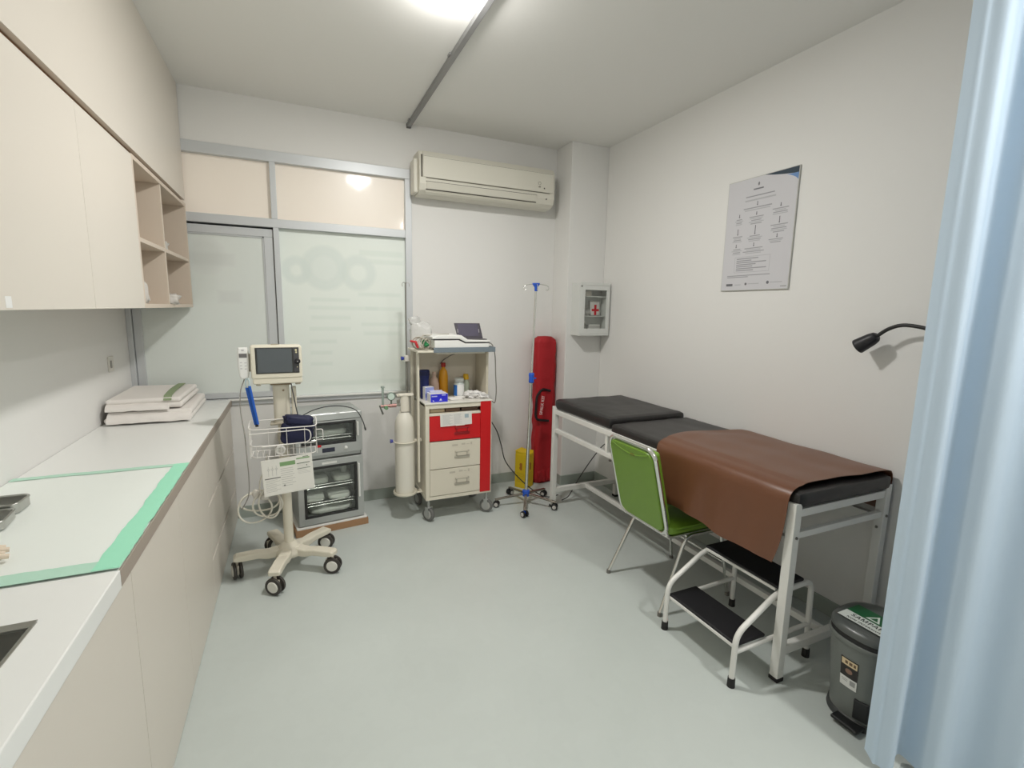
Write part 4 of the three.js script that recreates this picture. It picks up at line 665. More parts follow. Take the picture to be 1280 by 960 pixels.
{ // gas cylinder held at the trolley's left side
  const t = thing('oxygen_cylinder', 'cream white oxygen cylinder held in a ring at the side of the trolley', 'cylinder', [0.718, 0.2115, -3.53]);
  part(t, 'cylinder_body', lathe([[0, 0], [0.064, 0], [0.070, 0.008], [0.0715, 0.02], [0.0715, 0.50], [0.069, 0.545], [0.060, 0.585], [0.044, 0.612], [0.036, 0.622], [0.036, 0.634], [0, 0.634]], 40), M([230, 226, 214], 0.28));
  part(t, 'valve_guard', [X(new THREE.CylinderGeometry(0.037, 0.040, 0.115, 28, 1, true, -0.9, 4.4), 0, 0.692, 0), cyl(0.030, 0.030, 0.012, 0, 0.636, 0, 22)], M([228, 222, 208], 0.35, { side: THREE.DoubleSide }));
  part(t, 'guard_handle', [box(0.11, 0.018, 0.055, 0.010, 0.757, 0.01, 0.006), box(0.02, 0.018, 0.05, -0.045, 0.752, 0, 0.005)], M([228, 222, 208], 0.35));
  part(t, 'valve', [cyl(0.010, 0.010, 0.09, 0, 0.69, 0, 14), X(cyl(0.010, 0.010, 0.06, 0, 0, 0, 14), -0.035, 0.685, 0.01, 0, 0, Math.PI / 2), box(0.02, 0.05, 0.02, -0.045, 0.70, 0.01, 0.003)], M([150, 146, 136], 0.35, { metalness: 0.7 }));
  const r = part(t, 'regulator', [X(cyl(0.014, 0.014, 0.05, 0, 0, 0, 16), -0.085, 0.682, 0.014, 0, 0, Math.PI / 2), X(cyl(0.010, 0.010, 0.10, 0, 0, 0, 14), -0.12, 0.682, 0.014, 0, 0, Math.PI / 2)], M([172, 130, 124], 0.3, { metalness: 0.5 }));
  part(r, 'pressure_gauge', [X(lathe([[0, -0.01], [0.028, -0.01], [0.030, -0.004], [0.030, 0.010], [0.026, 0.011], [0, 0.011]], 26), -0.098, 0.752, 0.02, Math.PI / 2), X(cyl(0.006, 0.006, 0.06, 0, 0, 0, 10), -0.096, 0.715, 0.016)], M([118, 134, 122], 0.35, { metalness: 0.4 }));
  part(r, 'gauge_face', X(cyl(0.024, 0.024, 0.001, 0, 0, 0, 24), -0.098, 0.752, 0.032, Math.PI / 2), M([206, 220, 210], 0.3));
  part(r, 'flow_tube', [cyl(0.008, 0.008, 0.15, -0.155, 0.745, 0.014, 14), cyl(0.013, 0.013, 0.012, -0.155, 0.822, 0.014, 14)], M([190, 204, 196], 0.2, { transmission: 0.4, thickness: 0 }));
  part(r, 'flow_knob', X(cyl(0.016, 0.013, 0.03, 0, 0, 0, 16), -0.135, 0.672, 0.03, Math.PI / 2), M([112, 152, 112], 0.4));
  part(r, 'outlet', [X(cyl(0.007, 0.005, 0.07, 0, 0, 0, 10), -0.168, 0.655, 0.018, 0, 0, 0.35)], M([96, 98, 92], 0.4));
}
// ------------------------------------------------------------------ power cables along the floor
solo('power_cable', 'thin black power cable drooping from the trolley past the yellow box to the floor', 'cable',
  tube(smooth([V(1.392, 0.83, -3.66), V(1.45, 0.72, -3.70), V(1.535, 0.58, -3.70), V(1.575, 0.45, -3.69), V(1.60, 0.33, -3.67), V(1.66, 0.23, -3.62), V(1.73, 0.15, -3.58), V(1.80, 0.085, -3.54), V(1.88, 0.03, -3.50), V(1.97, 0.006, -3.50), V(2.05, 0.006, -3.52)], 60), 0.0045, 6), M([44, 42, 40], 0.5));
{
  const t = thing('bed_power_cable', 'thin black cable running up under the bed to the wall beside the pillar', 'cable');
  part(t, 'cable_run', tube(smooth([V(2.02, 0.006, -3.40), V(2.08, 0.03, -3.40), V(2.16, 0.12, -3.42), V(2.26, 0.22, -3.45), V(2.38, 0.33, -3.48), V(2.48, 0.41, -3.50), V(2.556, 0.45, -3.50)], 40), 0.0045, 6), M([44, 42, 40], 0.5));
  part(t, 'plug', bb(2.545, 2.569, 0.43, 0.47, -3.52, -3.48, 0.004), blackPlastic);
}
// ------------------------------------------------------------------ drip stand
{
  const t = thing('drip_stand', 'chrome drip stand with bright blue joints and five casters', 'drip stand', [1.70, 0, -3.445]);
  part(t, 'hub', lathe([[0, 0.075], [0.028, 0.075], [0.031, 0.08], [0.031, 0.118], [0.026, 0.126], [0, 0.126]], 24), blueM, 'bright blue hub');
  for (let k = 0; k < 5; k++) {
    const a = (118 + 72 * k) * Math.PI / 180, c = Math.cos(a), s = Math.sin(a);
    part(t, 'leg', bar(V(c * 0.025, 0.095, s * 0.025), V(c * 0.262, 0.062, s * 0.262), 0.022, 0.014), M([150, 142, 132], 0.25, { metalness: 0.9 }));
    caster(t, c * 0.25, s * 0.25, [0.3, 1.0, 2.0, 0.6, 0.9][k], 0.025, true, blackPlastic, M([206, 202, 196], 0.35), 0.064, k === 0 ? blueM : blackPlastic);
  }
  part(t, 'lower_tube', tube([V(0, 0.12, 0), V(0.022, 1.04, 0)], 0.0125, 18), chromeM);
  part(t, 'clamp', lathe([[0, -0.01], [0.019, -0.01], [0.022, 0.0], [0.020, 0.03], [0.023, 0.055], [0.020, 0.07], [0, 0.07]], 20).applyMatrix4(new THREE.Matrix4().makeTranslation(0.0225, 1.035, 0)), blueM, 'bright blue clamp');
  part(t, 'clamp_screw', X(cyl(0.006, 0.009, 0.03, 0, 0, 0, 10), 0.045, 1.06, 0.006, 0, 0, Math.PI / 2), blueM);
  part(t, 'upper_tube', tube([V(0.022, 1.04, 0), V(0.042, 1.765, 0)], 0.0085, 14), chromeM);
  part(t, 'head', lathe([[0, -0.03], [0.012, -0.03], [0.013, 0.0], [0.030, 0.022], [0.030, 0.032], [0, 0.034]], 20).applyMatrix4(new THREE.Matrix4().makeTranslation(0.0425, 1.78, 0)), blueM, 'bright blue head');
  for (let k = 0; k < 4; k++) { const a = k * Math.PI / 2 + 0.35, c = Math.cos(a), s = Math.sin(a), P = (r, y) => V(0.0425 + c * r, y, s * r); part(t, 'hook', tube(smooth([P(0.02, 1.803), P(0.06, 1.80), P(0.092, 1.79), P(0.10, 1.772), P(0.09, 1.758), P(0.078, 1.764)], 18), 0.0028, 6), chromeM); }
}
// ------------------------------------------------------------------ red splint bag and yellow sharps box in the corner
{
  const t = thing('splint_bag', 'tall red fabric bag with black carry straps standing beside the pillar', 'bag', [2.078, 0, -3.90], -0.03);
  const redF = M([176, 24, 34], 0.62, { bumpMap: noiseTex(256, 30, [128, 128, 128], 110, 3), bumpScale: 0.0012 }); redF.userData.world = 3;
  const W = 0.2, D = 0.13, Hh = 1.37, nu = 40, nv = 48, pos = [], uv = [], idx = [];
  for (let j = 0; j <= nv; j++) { const v = j / nv, y = Math.min(Hh, v * Hh), e = 1 - Math.pow(Math.max(0, (v - 0.955) / 0.045), 3.5) * 0.42, b = 1 - Math.pow(Math.max(0, (0.03 - v) / 0.03), 2) * 0.25;
    for (let i = 0; i <= nu; i++) { const a = i / nu * 6.28318, q = x => Math.sign(x) * Math.pow(Math.abs(x), 0.5), k = e * b;
      const wr = 0.010 * noise.noise(Math.cos(a) * 1.3, v * 9, Math.sin(a) * 1.3) + 0.005 * noise.noise(Math.cos(a) * 3, v * 24, Math.sin(a) * 3);
      const bulge = 1 + 0.05 * Math.sin(v * 9) - 0.10 * Math.exp(-Math.pow((v - 0.68) / 0.06, 2)) * 0.5;
      pos.push(q(Math.cos(a)) * (W / 2 * k * bulge + wr) + 0.008 * Math.sin(v * 5), y, q(Math.sin(a)) * (D / 2 * k + wr)); uv.push(i / nu, v * 3); } }
  for (let j = 0; j < nv; j++) for (let i = 0; i < nu; i++) { const a = j * (nu + 1) + i, b = a + 1, c = a + nu + 1, d = c + 1; idx.push(a, c, b, b, c, d); }
  const cap = (j, up) => { const c0 = pos.length / 3; pos.push(0, up ? Hh + 0.004 : 0, 0); uv.push(0, 0); for (let i = 0; i < nu; i++) { const a = j * (nu + 1) + i; if (up) idx.push(c0, a + 1, a); else idx.push(c0, a, a + 1); } };
  cap(0, false); cap(nv, true);
  const g = new THREE.BufferGeometry(); g.setAttribute('position', new THREE.Float32BufferAttribute(pos, 3)); g.setAttribute('uv', new THREE.Float32BufferAttribute(uv, 2)); g.setIndex(idx); g.computeVertexNormals();
  part(t, 'bag_body', g, redF);
  part(t, 'zip_seam', [tube(smooth([V(0.055, 0.03, 0.079), V(0.06, 0.4, 0.081), V(0.058, 0.8, 0.080), V(0.062, 1.2, 0.079)], 30), 0.003, 5)], M([150, 14, 22], 0.6));
  part(t, 'carry_strap', [tube(fillet([V(0.03, 0.880, 0.082), V(-0.055, 0.902, 0.084), V(-0.108, 0.84, 0.086), V(-0.116, 0.66, 0.086), V(-0.10, 0.62, 0.088), V(0.02, 0.602, 0.084)], 0.03, 5), 0.011, 8)], M([28, 14, 16], 0.7), 'black carry strap');
  const tx = canvasTex(512, 96, (c, Wd, Hc) => { c.fillStyle = 'rgb(186,24,34)'; c.fillRect(0, 0, Wd, Hc); c.fillStyle = '#f2e6e4'; c.font = 'bold 78px sans-serif'; c.textAlign = 'center'; c.textBaseline = 'middle'; c.fillText('SPALK KIT', Wd / 2, Hc / 2 + 2, Wd - 20); });
  const lab = sub(t, 'bag_label', [-0.052, 0.75, 0.0815]); lab.rotation.set(0, 0, Math.PI / 2 - 0.12);
  part(lab, 'label_patch', box(0.25, 0.05, 0.003, 0, 0, 0, 0.001), redF); part(lab, 'label_lettering', printPlane(0.245, 0.046, 0, 0, 0.0022), M([255, 255, 255], 0.5, { map: tx }), 'white lettering');
  part(t, 'bottom_tuck', [blob(0.09, 0.13, 0.05, 0.3, -0.02, 0.075, 0.05, 9, 3, 14, 0.6), blob(0.08, 0.15, 0.05, 0.3, 0.06, 0.085, 0.045, 9, 8, 14, 0.6)], redF);
}
{
  const t = thing('sharps_box', 'yellow cardboard sharps box standing beside the red bag', 'box', [1.868, 0, -3.835], 0.62);
  const ym = M([222, 190, 30], 0.6);
  const tx = canvasTex(128, 256, (c, W, Hh) => { c.fillStyle = 'rgb(222,190,30)'; c.fillRect(0, 0, W, Hh); c.fillStyle = 'rgb(176,112,34)'; c.beginPath(); c.arc(64, 70, 16, 0, 7); c.fill(); c.beginPath(); c.arc(58, 98, 12, 0, 7); c.fill(); c.fillRect(52, 56, 26, 60); c.fillStyle = 'rgb(190,158,24)'; for (let k = 0; k < 7; k++) c.fillRect(20, 140 + k * 12, 86, 4); });
  part(t, 'box_body', bb(-0.062, 0.062, 0, 0.315, -0.062, 0.062, 0.003), ym);
  part(t, 'box_lid', [X(box(0.124, 0.004, 0.126, 0, 0, 0, 0.001), 0, 0.330, -0.004, 0.22), X(box(0.004, 0.03, 0.12, 0, 0, 0, 0.001), -0.058, 0.322, 0, 0, 0, 0.1), X(box(0.004, 0.03, 0.12, 0, 0, 0, 0.001), 0.058, 0.322, 0, 0, 0, -0.1)], ym);
  part(t, 'lid_slot', [X(box(0.06, 0.003, 0.01, 0, 0, 0, 0.001), -0.01, 0.325, 0.035, 0.22)], M([92, 72, 20], 0.8), 'dark slot in the lid');
  part(t, 'front_print', [printPlane(0.118, 0.28, 0, 0.155, 0.0628), X(printPlane(0.118, 0.28, 0, 0, 0), -0.0628, 0.155, 0, 0, -Math.PI / 2)], M([255, 255, 255], 0.6, { map: tx }), 'yellow printed faces with orange symbols');
}
// ------------------------------------------------------------------ first aid cabinet on the pillar
{
  const t = thing('first_aid_cabinet', 'white metal first aid cabinet with a glass door and red cross on the pillar', 'cabinet', [2.40, 1.392, -3.736]);
  const wm = M([222, 224, 220], 0.4), W = 0.155, HH = 0.455, D = 0.125;
  part(t, 'cabinet_shell', [bb(-W, -W + 0.006, 0, HH, 0.005, D - 0.001, 0.001), bb(W - 0.006, W, 0, HH, 0.005, D - 0.001, 0.001), bb(-W + 0.006, W - 0.006, 0, 0.006, 0.005, D - 0.001, 0.001), bb(-W + 0.006, W - 0.006, HH - 0.006, HH, 0.005, D - 0.001, 0.001), bb(-W, W, 0, HH, 0, 0.005, 0.001)], wm);
  part(t, 'inner_shelf', [bb(-W + 0.006, W - 0.006, 0.335, 0.342, 0.005, D - 0.03, 0.001), bb(-W + 0.006, W - 0.006, 0.165, 0.172, 0.005, D - 0.03, 0.001)], wm);
  const fr = 0.052, d = part(t, 'door', extrude([[-W, 0], [W, 0], [W, HH], [-W, HH]], 0.012, 0.002, [[[-W + fr, fr + 0.01], [-W + fr, HH - fr - 0.01], [W - 0.036, HH - fr - 0.01], [W - 0.036, fr + 0.01]]]).translate(0, 0, D + 0.006), wm);
  part(d, 'door_ridge', [bb(-W + 0.012, W - 0.012, 0.018, 0.022, D + 0.011, D + 0.015, 0.001), bb(-W + 0.012, W - 0.012, HH - 0.022, HH - 0.018, D + 0.011, D + 0.015, 0.001), bb(W - 0.014, W - 0.010, 0.02, HH - 0.02, D + 0.011, D + 0.015, 0.001)], wm);
  part(d, 'door_glass', bb(-W + fr, W - 0.036, fr + 0.01, HH - fr - 0.01, D + 0.003, D + 0.006, 0), M([251, 252, 251], 0.03, { transmission: 1, thickness: 0 }));
  part(d, 'red_cross', [bb(-0.029, 0.045, 0.212, 0.232, D + 0.0062, D + 0.0075, 0), bb(-0.003, 0.019, 0.178, 0.268, D + 0.0062, D + 0.0076, 0)], M([176, 20, 34], 0.45), 'red cross');
  part(d, 'lock', X(cyl(0.008, 0.007, 0.006, 0, 0, 0, 14), -W + 0.014, HH - 0.032, D + 0.014, Math.PI / 2), M([150, 148, 144], 0.35, { metalness: 0.6 }));
  const put = (x, y, z) => [2.40 + x, 1.392 + y, -3.736 + z];
  solo('bandage_box', 'pale box on the top shelf inside the first aid cabinet', 'box', bb(-0.055, 0.055, 0, 0.045, -0.03, 0.03, 0.003), M([214, 206, 196], 0.6), put(-0.06, 0.3425, 0.055));
  solo('bandage_roll', 'grey bandage roll on the middle shelf inside the first aid cabinet', 'bandage', X(lathe([[0.008, -0.04], [0.03, -0.04], [0.03, 0.04], [0.008, 0.04], [0.008, -0.04]], 22), 0, 0.03, 0, 0, 0, Math.PI / 2), M([190, 188, 184], 0.7), put(-0.06, 0.1725, 0.055));
  solo('gauze_pack', 'white gauze pack leaning inside the first aid cabinet, behind the red cross', 'pack', X(box(0.10, 0.13, 0.02, 0, 0.066, 0, 0.006), 0, 0, 0, -0.08), M([220, 216, 212], 0.7), put(0.06, 0.1725, 0.045));
  const b = thing('antiseptic_bottle', 'grey bottle at the bottom of the first aid cabinet', 'bottle', put(-0.07, 0.0062, 0.06));
  part(b, 'bottle_body', lathe([[0, 0], [0.026, 0], [0.028, 0.005], [0.028, 0.09], [0.012, 0.11], [0, 0.11]], 20), M([150, 152, 146], 0.3)); part(b, 'bottle_cap', cyl(0.013, 0.013, 0.022, 0, 0.121, 0, 16), M([190, 188, 182], 0.4));
  solo('dressing_pack', 'wide white dressing pack at the bottom of the first aid cabinet', 'pack', box(0.12, 0.09, 0.04, 0, 0.0455, 0, 0.01), M([214, 212, 208], 0.7), put(0.05, 0.0062, 0.05));
}
// ------------------------------------------------------------------ wall poster
{
  const tex = canvasTex(720, 1010, (c, W, Hh) => {
    c.fillStyle = '#d3d2d6'; c.fillRect(0, 0, W, Hh);
    c.fillStyle = '#33424f'; c.beginPath(); c.moveTo(390, 0); c.quadraticCurveTo(600, 46, W, 52); c.lineTo(W, 0); c.fill();
    c.fillStyle = '#6f92c4'; c.beginPath(); c.moveTo(610, 48); c.quadraticCurveTo(690, 70, W, 110); c.lineTo(W, 50); c.fill();
    const g = '#97979c', l = '#bababe'; c.fillStyle = '#77777c'; c.beginPath(); c.ellipse(335, 62, 9, 16, 0, 0, 7); c.fill(); c.fillRect(282, 98, 106, 12);
    c.fillStyle = g; c.fillRect(206, 158, 300, 9); c.fillStyle = l; c.fillRect(200, 190, 322, 14);
    const arrow = (x, y, h) => { c.fillStyle = '#6d6d72'; c.fillRect(x - 4, y, 8, h - 10); c.beginPath(); c.moveTo(x - 9, y + h - 12); c.lineTo(x + 9, y + h - 12); c.lineTo(x, y + h); c.fill(); };
    const lines = (x, y, w, n, s) => { for (let k = 0; k < n; k++) { const ww = w * (0.82 + 0.18 * Math.sin(k * 2.3 + x)); c.fillStyle = k % 2 ? l : '#a2a2a7'; c.fillRect(x - ww / 2, y + k * s, ww, s * 0.55); } };
    arrow(338, 214, 40); lines(340, 262, 320, 2, 18); arrow(338, 306, 32); arrow(580, 270, 34); arrow(150, 306, 34);
    lines(580, 312, 160, 4, 15); lines(340, 346, 160, 5, 15); lines(150, 350, 90, 4, 15);
    arrow(580, 384, 60); arrow(338, 426, 84); arrow(146, 440, 60); lines(580, 450, 170, 5, 15); lines(338, 516, 170, 4, 15); lines(146, 508, 110, 4, 15);
    arrow(570, 530, 36); arrow(336, 582, 36); arrow(140, 580, 36); lines(336, 626, 230, 4, 15); lines(560, 572, 150, 3, 13); lines(150, 624, 120, 4, 15);
    c.strokeStyle = '#b0b0b4'; c.lineWidth = 3; c.strokeRect(140, 704, 380, 142); c.fillStyle = '#9b9ba0'; for (let k = 0; k < 7; k++) c.fillRect(160, 716 + k * 18, 240 + 90 * Math.sin(k * 4.1), 9);
    c.fillStyle = g; c.fillRect(64, 872, 470, 7); c.fillRect(64, 886, 240, 7);
    c.fillStyle = '#6d6d72'; c.fillRect(60, 950, 76, 22); c.beginPath(); c.arc(286, 956, 12, 0, 7); c.fill(); c.beginPath(); c.arc(520, 950, 14, 0, 7); c.fill(); c.fillStyle = l; c.fillRect(160, 958, 70, 8); c.fillRect(310, 952, 120, 8); c.fillRect(544, 946, 120, 8); c.fillStyle = '#8c8c8c'; c.fillRect(650, 984, 60, 6);
  });
  const t = thing('wall_poster', 'grey-white printed flowchart poster on the wall above the bed', 'poster', [XR - 0.006, 2.083, -2.147], -Math.PI / 2);
  part(t, 'poster_board', box(0.478, 0.668, 0.010, 0, 0, 0, 0.002), M([196, 196, 190], 0.4));
  part(t, 'poster_print', printPlane(0.470, 0.660, 0, 0, 0.0056), M([255, 255, 255], 0.35, { map: tex }));
}
// ------------------------------------------------------------------ examination bed
const BX0 = 1.868, BX1 = 2.538, BZ0 = -3.345, BZ1 = -1.25, POST = 0.04;
{
  const t = thing('examination_bed', 'white steel examination bed with black padded sections along the wall', 'bed', [0, 0, 0]);
  const post = (x, z, top) => { const g = part(t, 'leg', bb(x, x + POST, 0.012, top, z, z + POST, 0.003), whitePaint); part(g, 'foot_cap', bb(x - 0.002, x + POST + 0.002, 0.0, 0.02, z - 0.002, z + POST + 0.002, 0.004), blackRubber); };
  post(BX0, BZ1 - POST, 0.825); post(BX1 - POST, BZ1 - POST, 0.825); post(BX0, BZ0, 0.845); post(BX1 - POST, BZ0, 0.845);
  const xi0 = BX0 + POST, xi1 = BX1 - POST;
  part(t, 'top_frame', [bb(BX0 + 0.004, BX0 + 0.034, 0.785, 0.822, BZ0 + POST, BZ1 - POST), bb(BX1 - 0.034, BX1 - 0.004, 0.785, 0.822, BZ0 + POST, BZ1 - POST), bb(xi0, xi1, 0.762, 0.797, BZ1 - 0.034, BZ1 - 0.006), bb(xi0, xi1, 0.785, 0.822, BZ0 + 0.005, BZ0 + 0.035), bb(BX0 + 0.034, BX1 - 0.034, 0.785, 0.815, -2.60, -2.565)], whitePaint);
  part(t, 'side_rail', bb(BX0 + 0.006, BX0 + 0.034, 0.636, 0.668, BZ0 + POST, BZ1 - POST), whitePaint); part(t, 'side_rail', bb(BX1 - 0.034, BX1 - 0.006, 0.636, 0.668, BZ0 + POST, BZ1 - POST), whitePaint);
  part(t, 'end_rail', bb(xi0, xi1, 0.664, 0.692, BZ1 - 0.034, BZ1 - 0.008), whitePaint);
  for (const x of [BX0 + 0.008, BX1 - 0.034]) for (const z of [-2.61, -1.85]) part(t, 'rail_strut', bb(x, x + 0.026, 0.668, 0.785, z - 0.014, z + 0.014), whitePaint);
  part(t, 'bottom_rail', bb(xi0, xi1, 0.124, 0.164, BZ1 - 0.036, BZ1 - 0.004), whitePaint); part(t, 'bottom_rail', bb(xi0, xi1, 0.124, 0.164, BZ0 + 0.004, BZ0 + 0.036), whitePaint);
  part(t, 'spine_rail', bb(2.188, 2.218, 0.128, 0.160, BZ0 + 0.036, BZ1 - 0.036), whitePaint);
  part(t, 'bolt', [[BX0 + 0.02, 0.675, BZ1], [BX1 - 0.018, 0.672, BZ1], [BX1 - 0.05, 0.615, BZ1 - 0.02], [2.36, 0.146, BZ1 - 0.004]].map(([x, y, z]) => X(cyl(0.007, 0.006, 0.006, 0, 0, 0, 10), x, y, z + 0.002, Math.PI / 2)).concat([X(cyl(0.008, 0.008, 0.012, 0, 0, 0, 10), BX0 + 0.001, 0.63, -2.545, 0, 0, Math.PI / 2)]), M([120, 118, 112], 0.4, { metalness: 0.7 }));
  part(t, 'side_hinge', bb(BX1, BX1 + 0.01, 0.73, 0.79, BZ1 - 0.06, BZ1 - 0.02, 0.002), M([70, 74, 70], 0.5));
  const pad = (x0, x1, y0, y1, z0, z1, wr, s) => { const g = new RoundedBoxGeometry(x1 - x0, y1 - y0, z1 - z0, 5, 0.022), p = g.attributes.position;
    return g; };
  // padded sections: subdivided boxes with a slight crown and wrinkles
  function cushion(x0, x1, y0, y1, z0, z1, s) {
    const w = x1 - x0, h = y1 - y0, d = z1 - z0, nx = 26, nz = Math.round(d * 36), g = new THREE.BoxGeometry(w, h, d, nx, 6, nz), p = g.attributes.position, R = Math.min(0.026, h * 0.42);
    for (let i = 0; i < p.count; i++) { let x = p.getX(i), y = p.getY(i), z = p.getZ(i);
      const cx = Math.max(-w / 2 + R, Math.min(w / 2 - R, x)), cy = Math.max(-h / 2 + R, Math.min(h / 2 - R, y)), cz = Math.max(-d / 2 + R, Math.min(d / 2 - R, z));
      const v = V(x - cx, y - cy, z - cz), L = v.length(); if (L > R) { v.multiplyScalar(R / L); x = cx + v.x; y = cy + v.y; z = cz + v.z; }
      if (y > 0) y += 0.004 * noise.noise(x * 9 + s, z * 3, s) + 0.0022 * noise.noise(x * 6 + s, z * 22, s + 3);
      p.setXYZ(i, x, y, z); }
    g.computeVertexNormals(); return X(g, (x0 + x1) / 2, (y0 + y1) / 2, (z0 + z1) / 2);
  }
  const vinyl = M([34, 32, 32], 0.42, { clearcoat: 0.15, clearcoatRoughness: 0.5 });
  part(t, 'head_cushion', cushion(BX0 + 0.012, BX1 - 0.006, 0.823, 0.905, BZ0 + 0.01, -2.585, 3), vinyl, 'black raised head cushion');
  part(t, 'body_cushion', cushion(BX0 + 0.012, BX1 - 0.006, 0.800, 0.874, -2.578, BZ1 + 0.004, 8), vinyl, 'black body cushion');
}
{ // brown vinyl sheet draped over the near half of the bed
  const t = thing('bed_cover', 'brown vinyl sheet draped over the black bed cushion, hanging over the side', 'bed cover');
  const lm = M([112, 72, 50], 0.36, { bumpMap: noiseTex(256, 50, [128, 128, 128], 100, 2), bumpScale: 0.0004 });
  // cross profile from the wall side up, over the cushion, and down the room side
  const prof = [[2.556, 0.685], [2.556, 0.80], [2.556, 0.845], [2.546, 0.876], [2.515, 0.888], [2.30, 0.893], [2.05, 0.893], [1.91, 0.888], [1.872, 0.874], [1.853, 0.845], [1.848, 0.78], [1.846, 0.66], [1.842, 0.555]];
  const curve = new THREE.CatmullRomCurve3(prof.map(p => V(p[0], p[1], 0)), false, 'centripetal');
  const f = (u, v) => { // u along the bed (0 toward the pillar), v across
    const p = curve.getPointAt(v), hang = Math.max(0, (v - 0.70) / 0.30);
    let z0 = -2.115 + 0.05 * hang + 0.028 * Math.sin(v * 9 + 0.5) * (1 - hang), z1 = -1.272 - 0.055 * hang * hang + 0.010 * Math.sin(v * 8);
    let z = z0 + (z1 - z0) * u, y = p.y, x = p.x;
    if (v > 0.16 && v < 0.66) y += 0.006 * noise.noise(u * 4, v * 7, 2) + 0.005 + 0.008 * Math.exp(-Math.pow((u - 0.05) / 0.07, 2)) * Math.sin(v * 14);
    if (hang > 0) { x += -0.010 * hang * (1 + Math.sin(u * 9 + 1)) * 0.6 - 0.006 * hang * Math.sin(u * 23); y += hang * (0.012 * Math.sin(u * 7) - 0.02 * Math.max(0, u - 0.86) / 0.14 + 0.012 * Math.max(0, 0.06 - u) / 0.06); }
    return V(x, y, z);
  };
  part(t, 'cover_sheet_vinyl', sheet(f, 60, 70, 0.0025), lm);
}
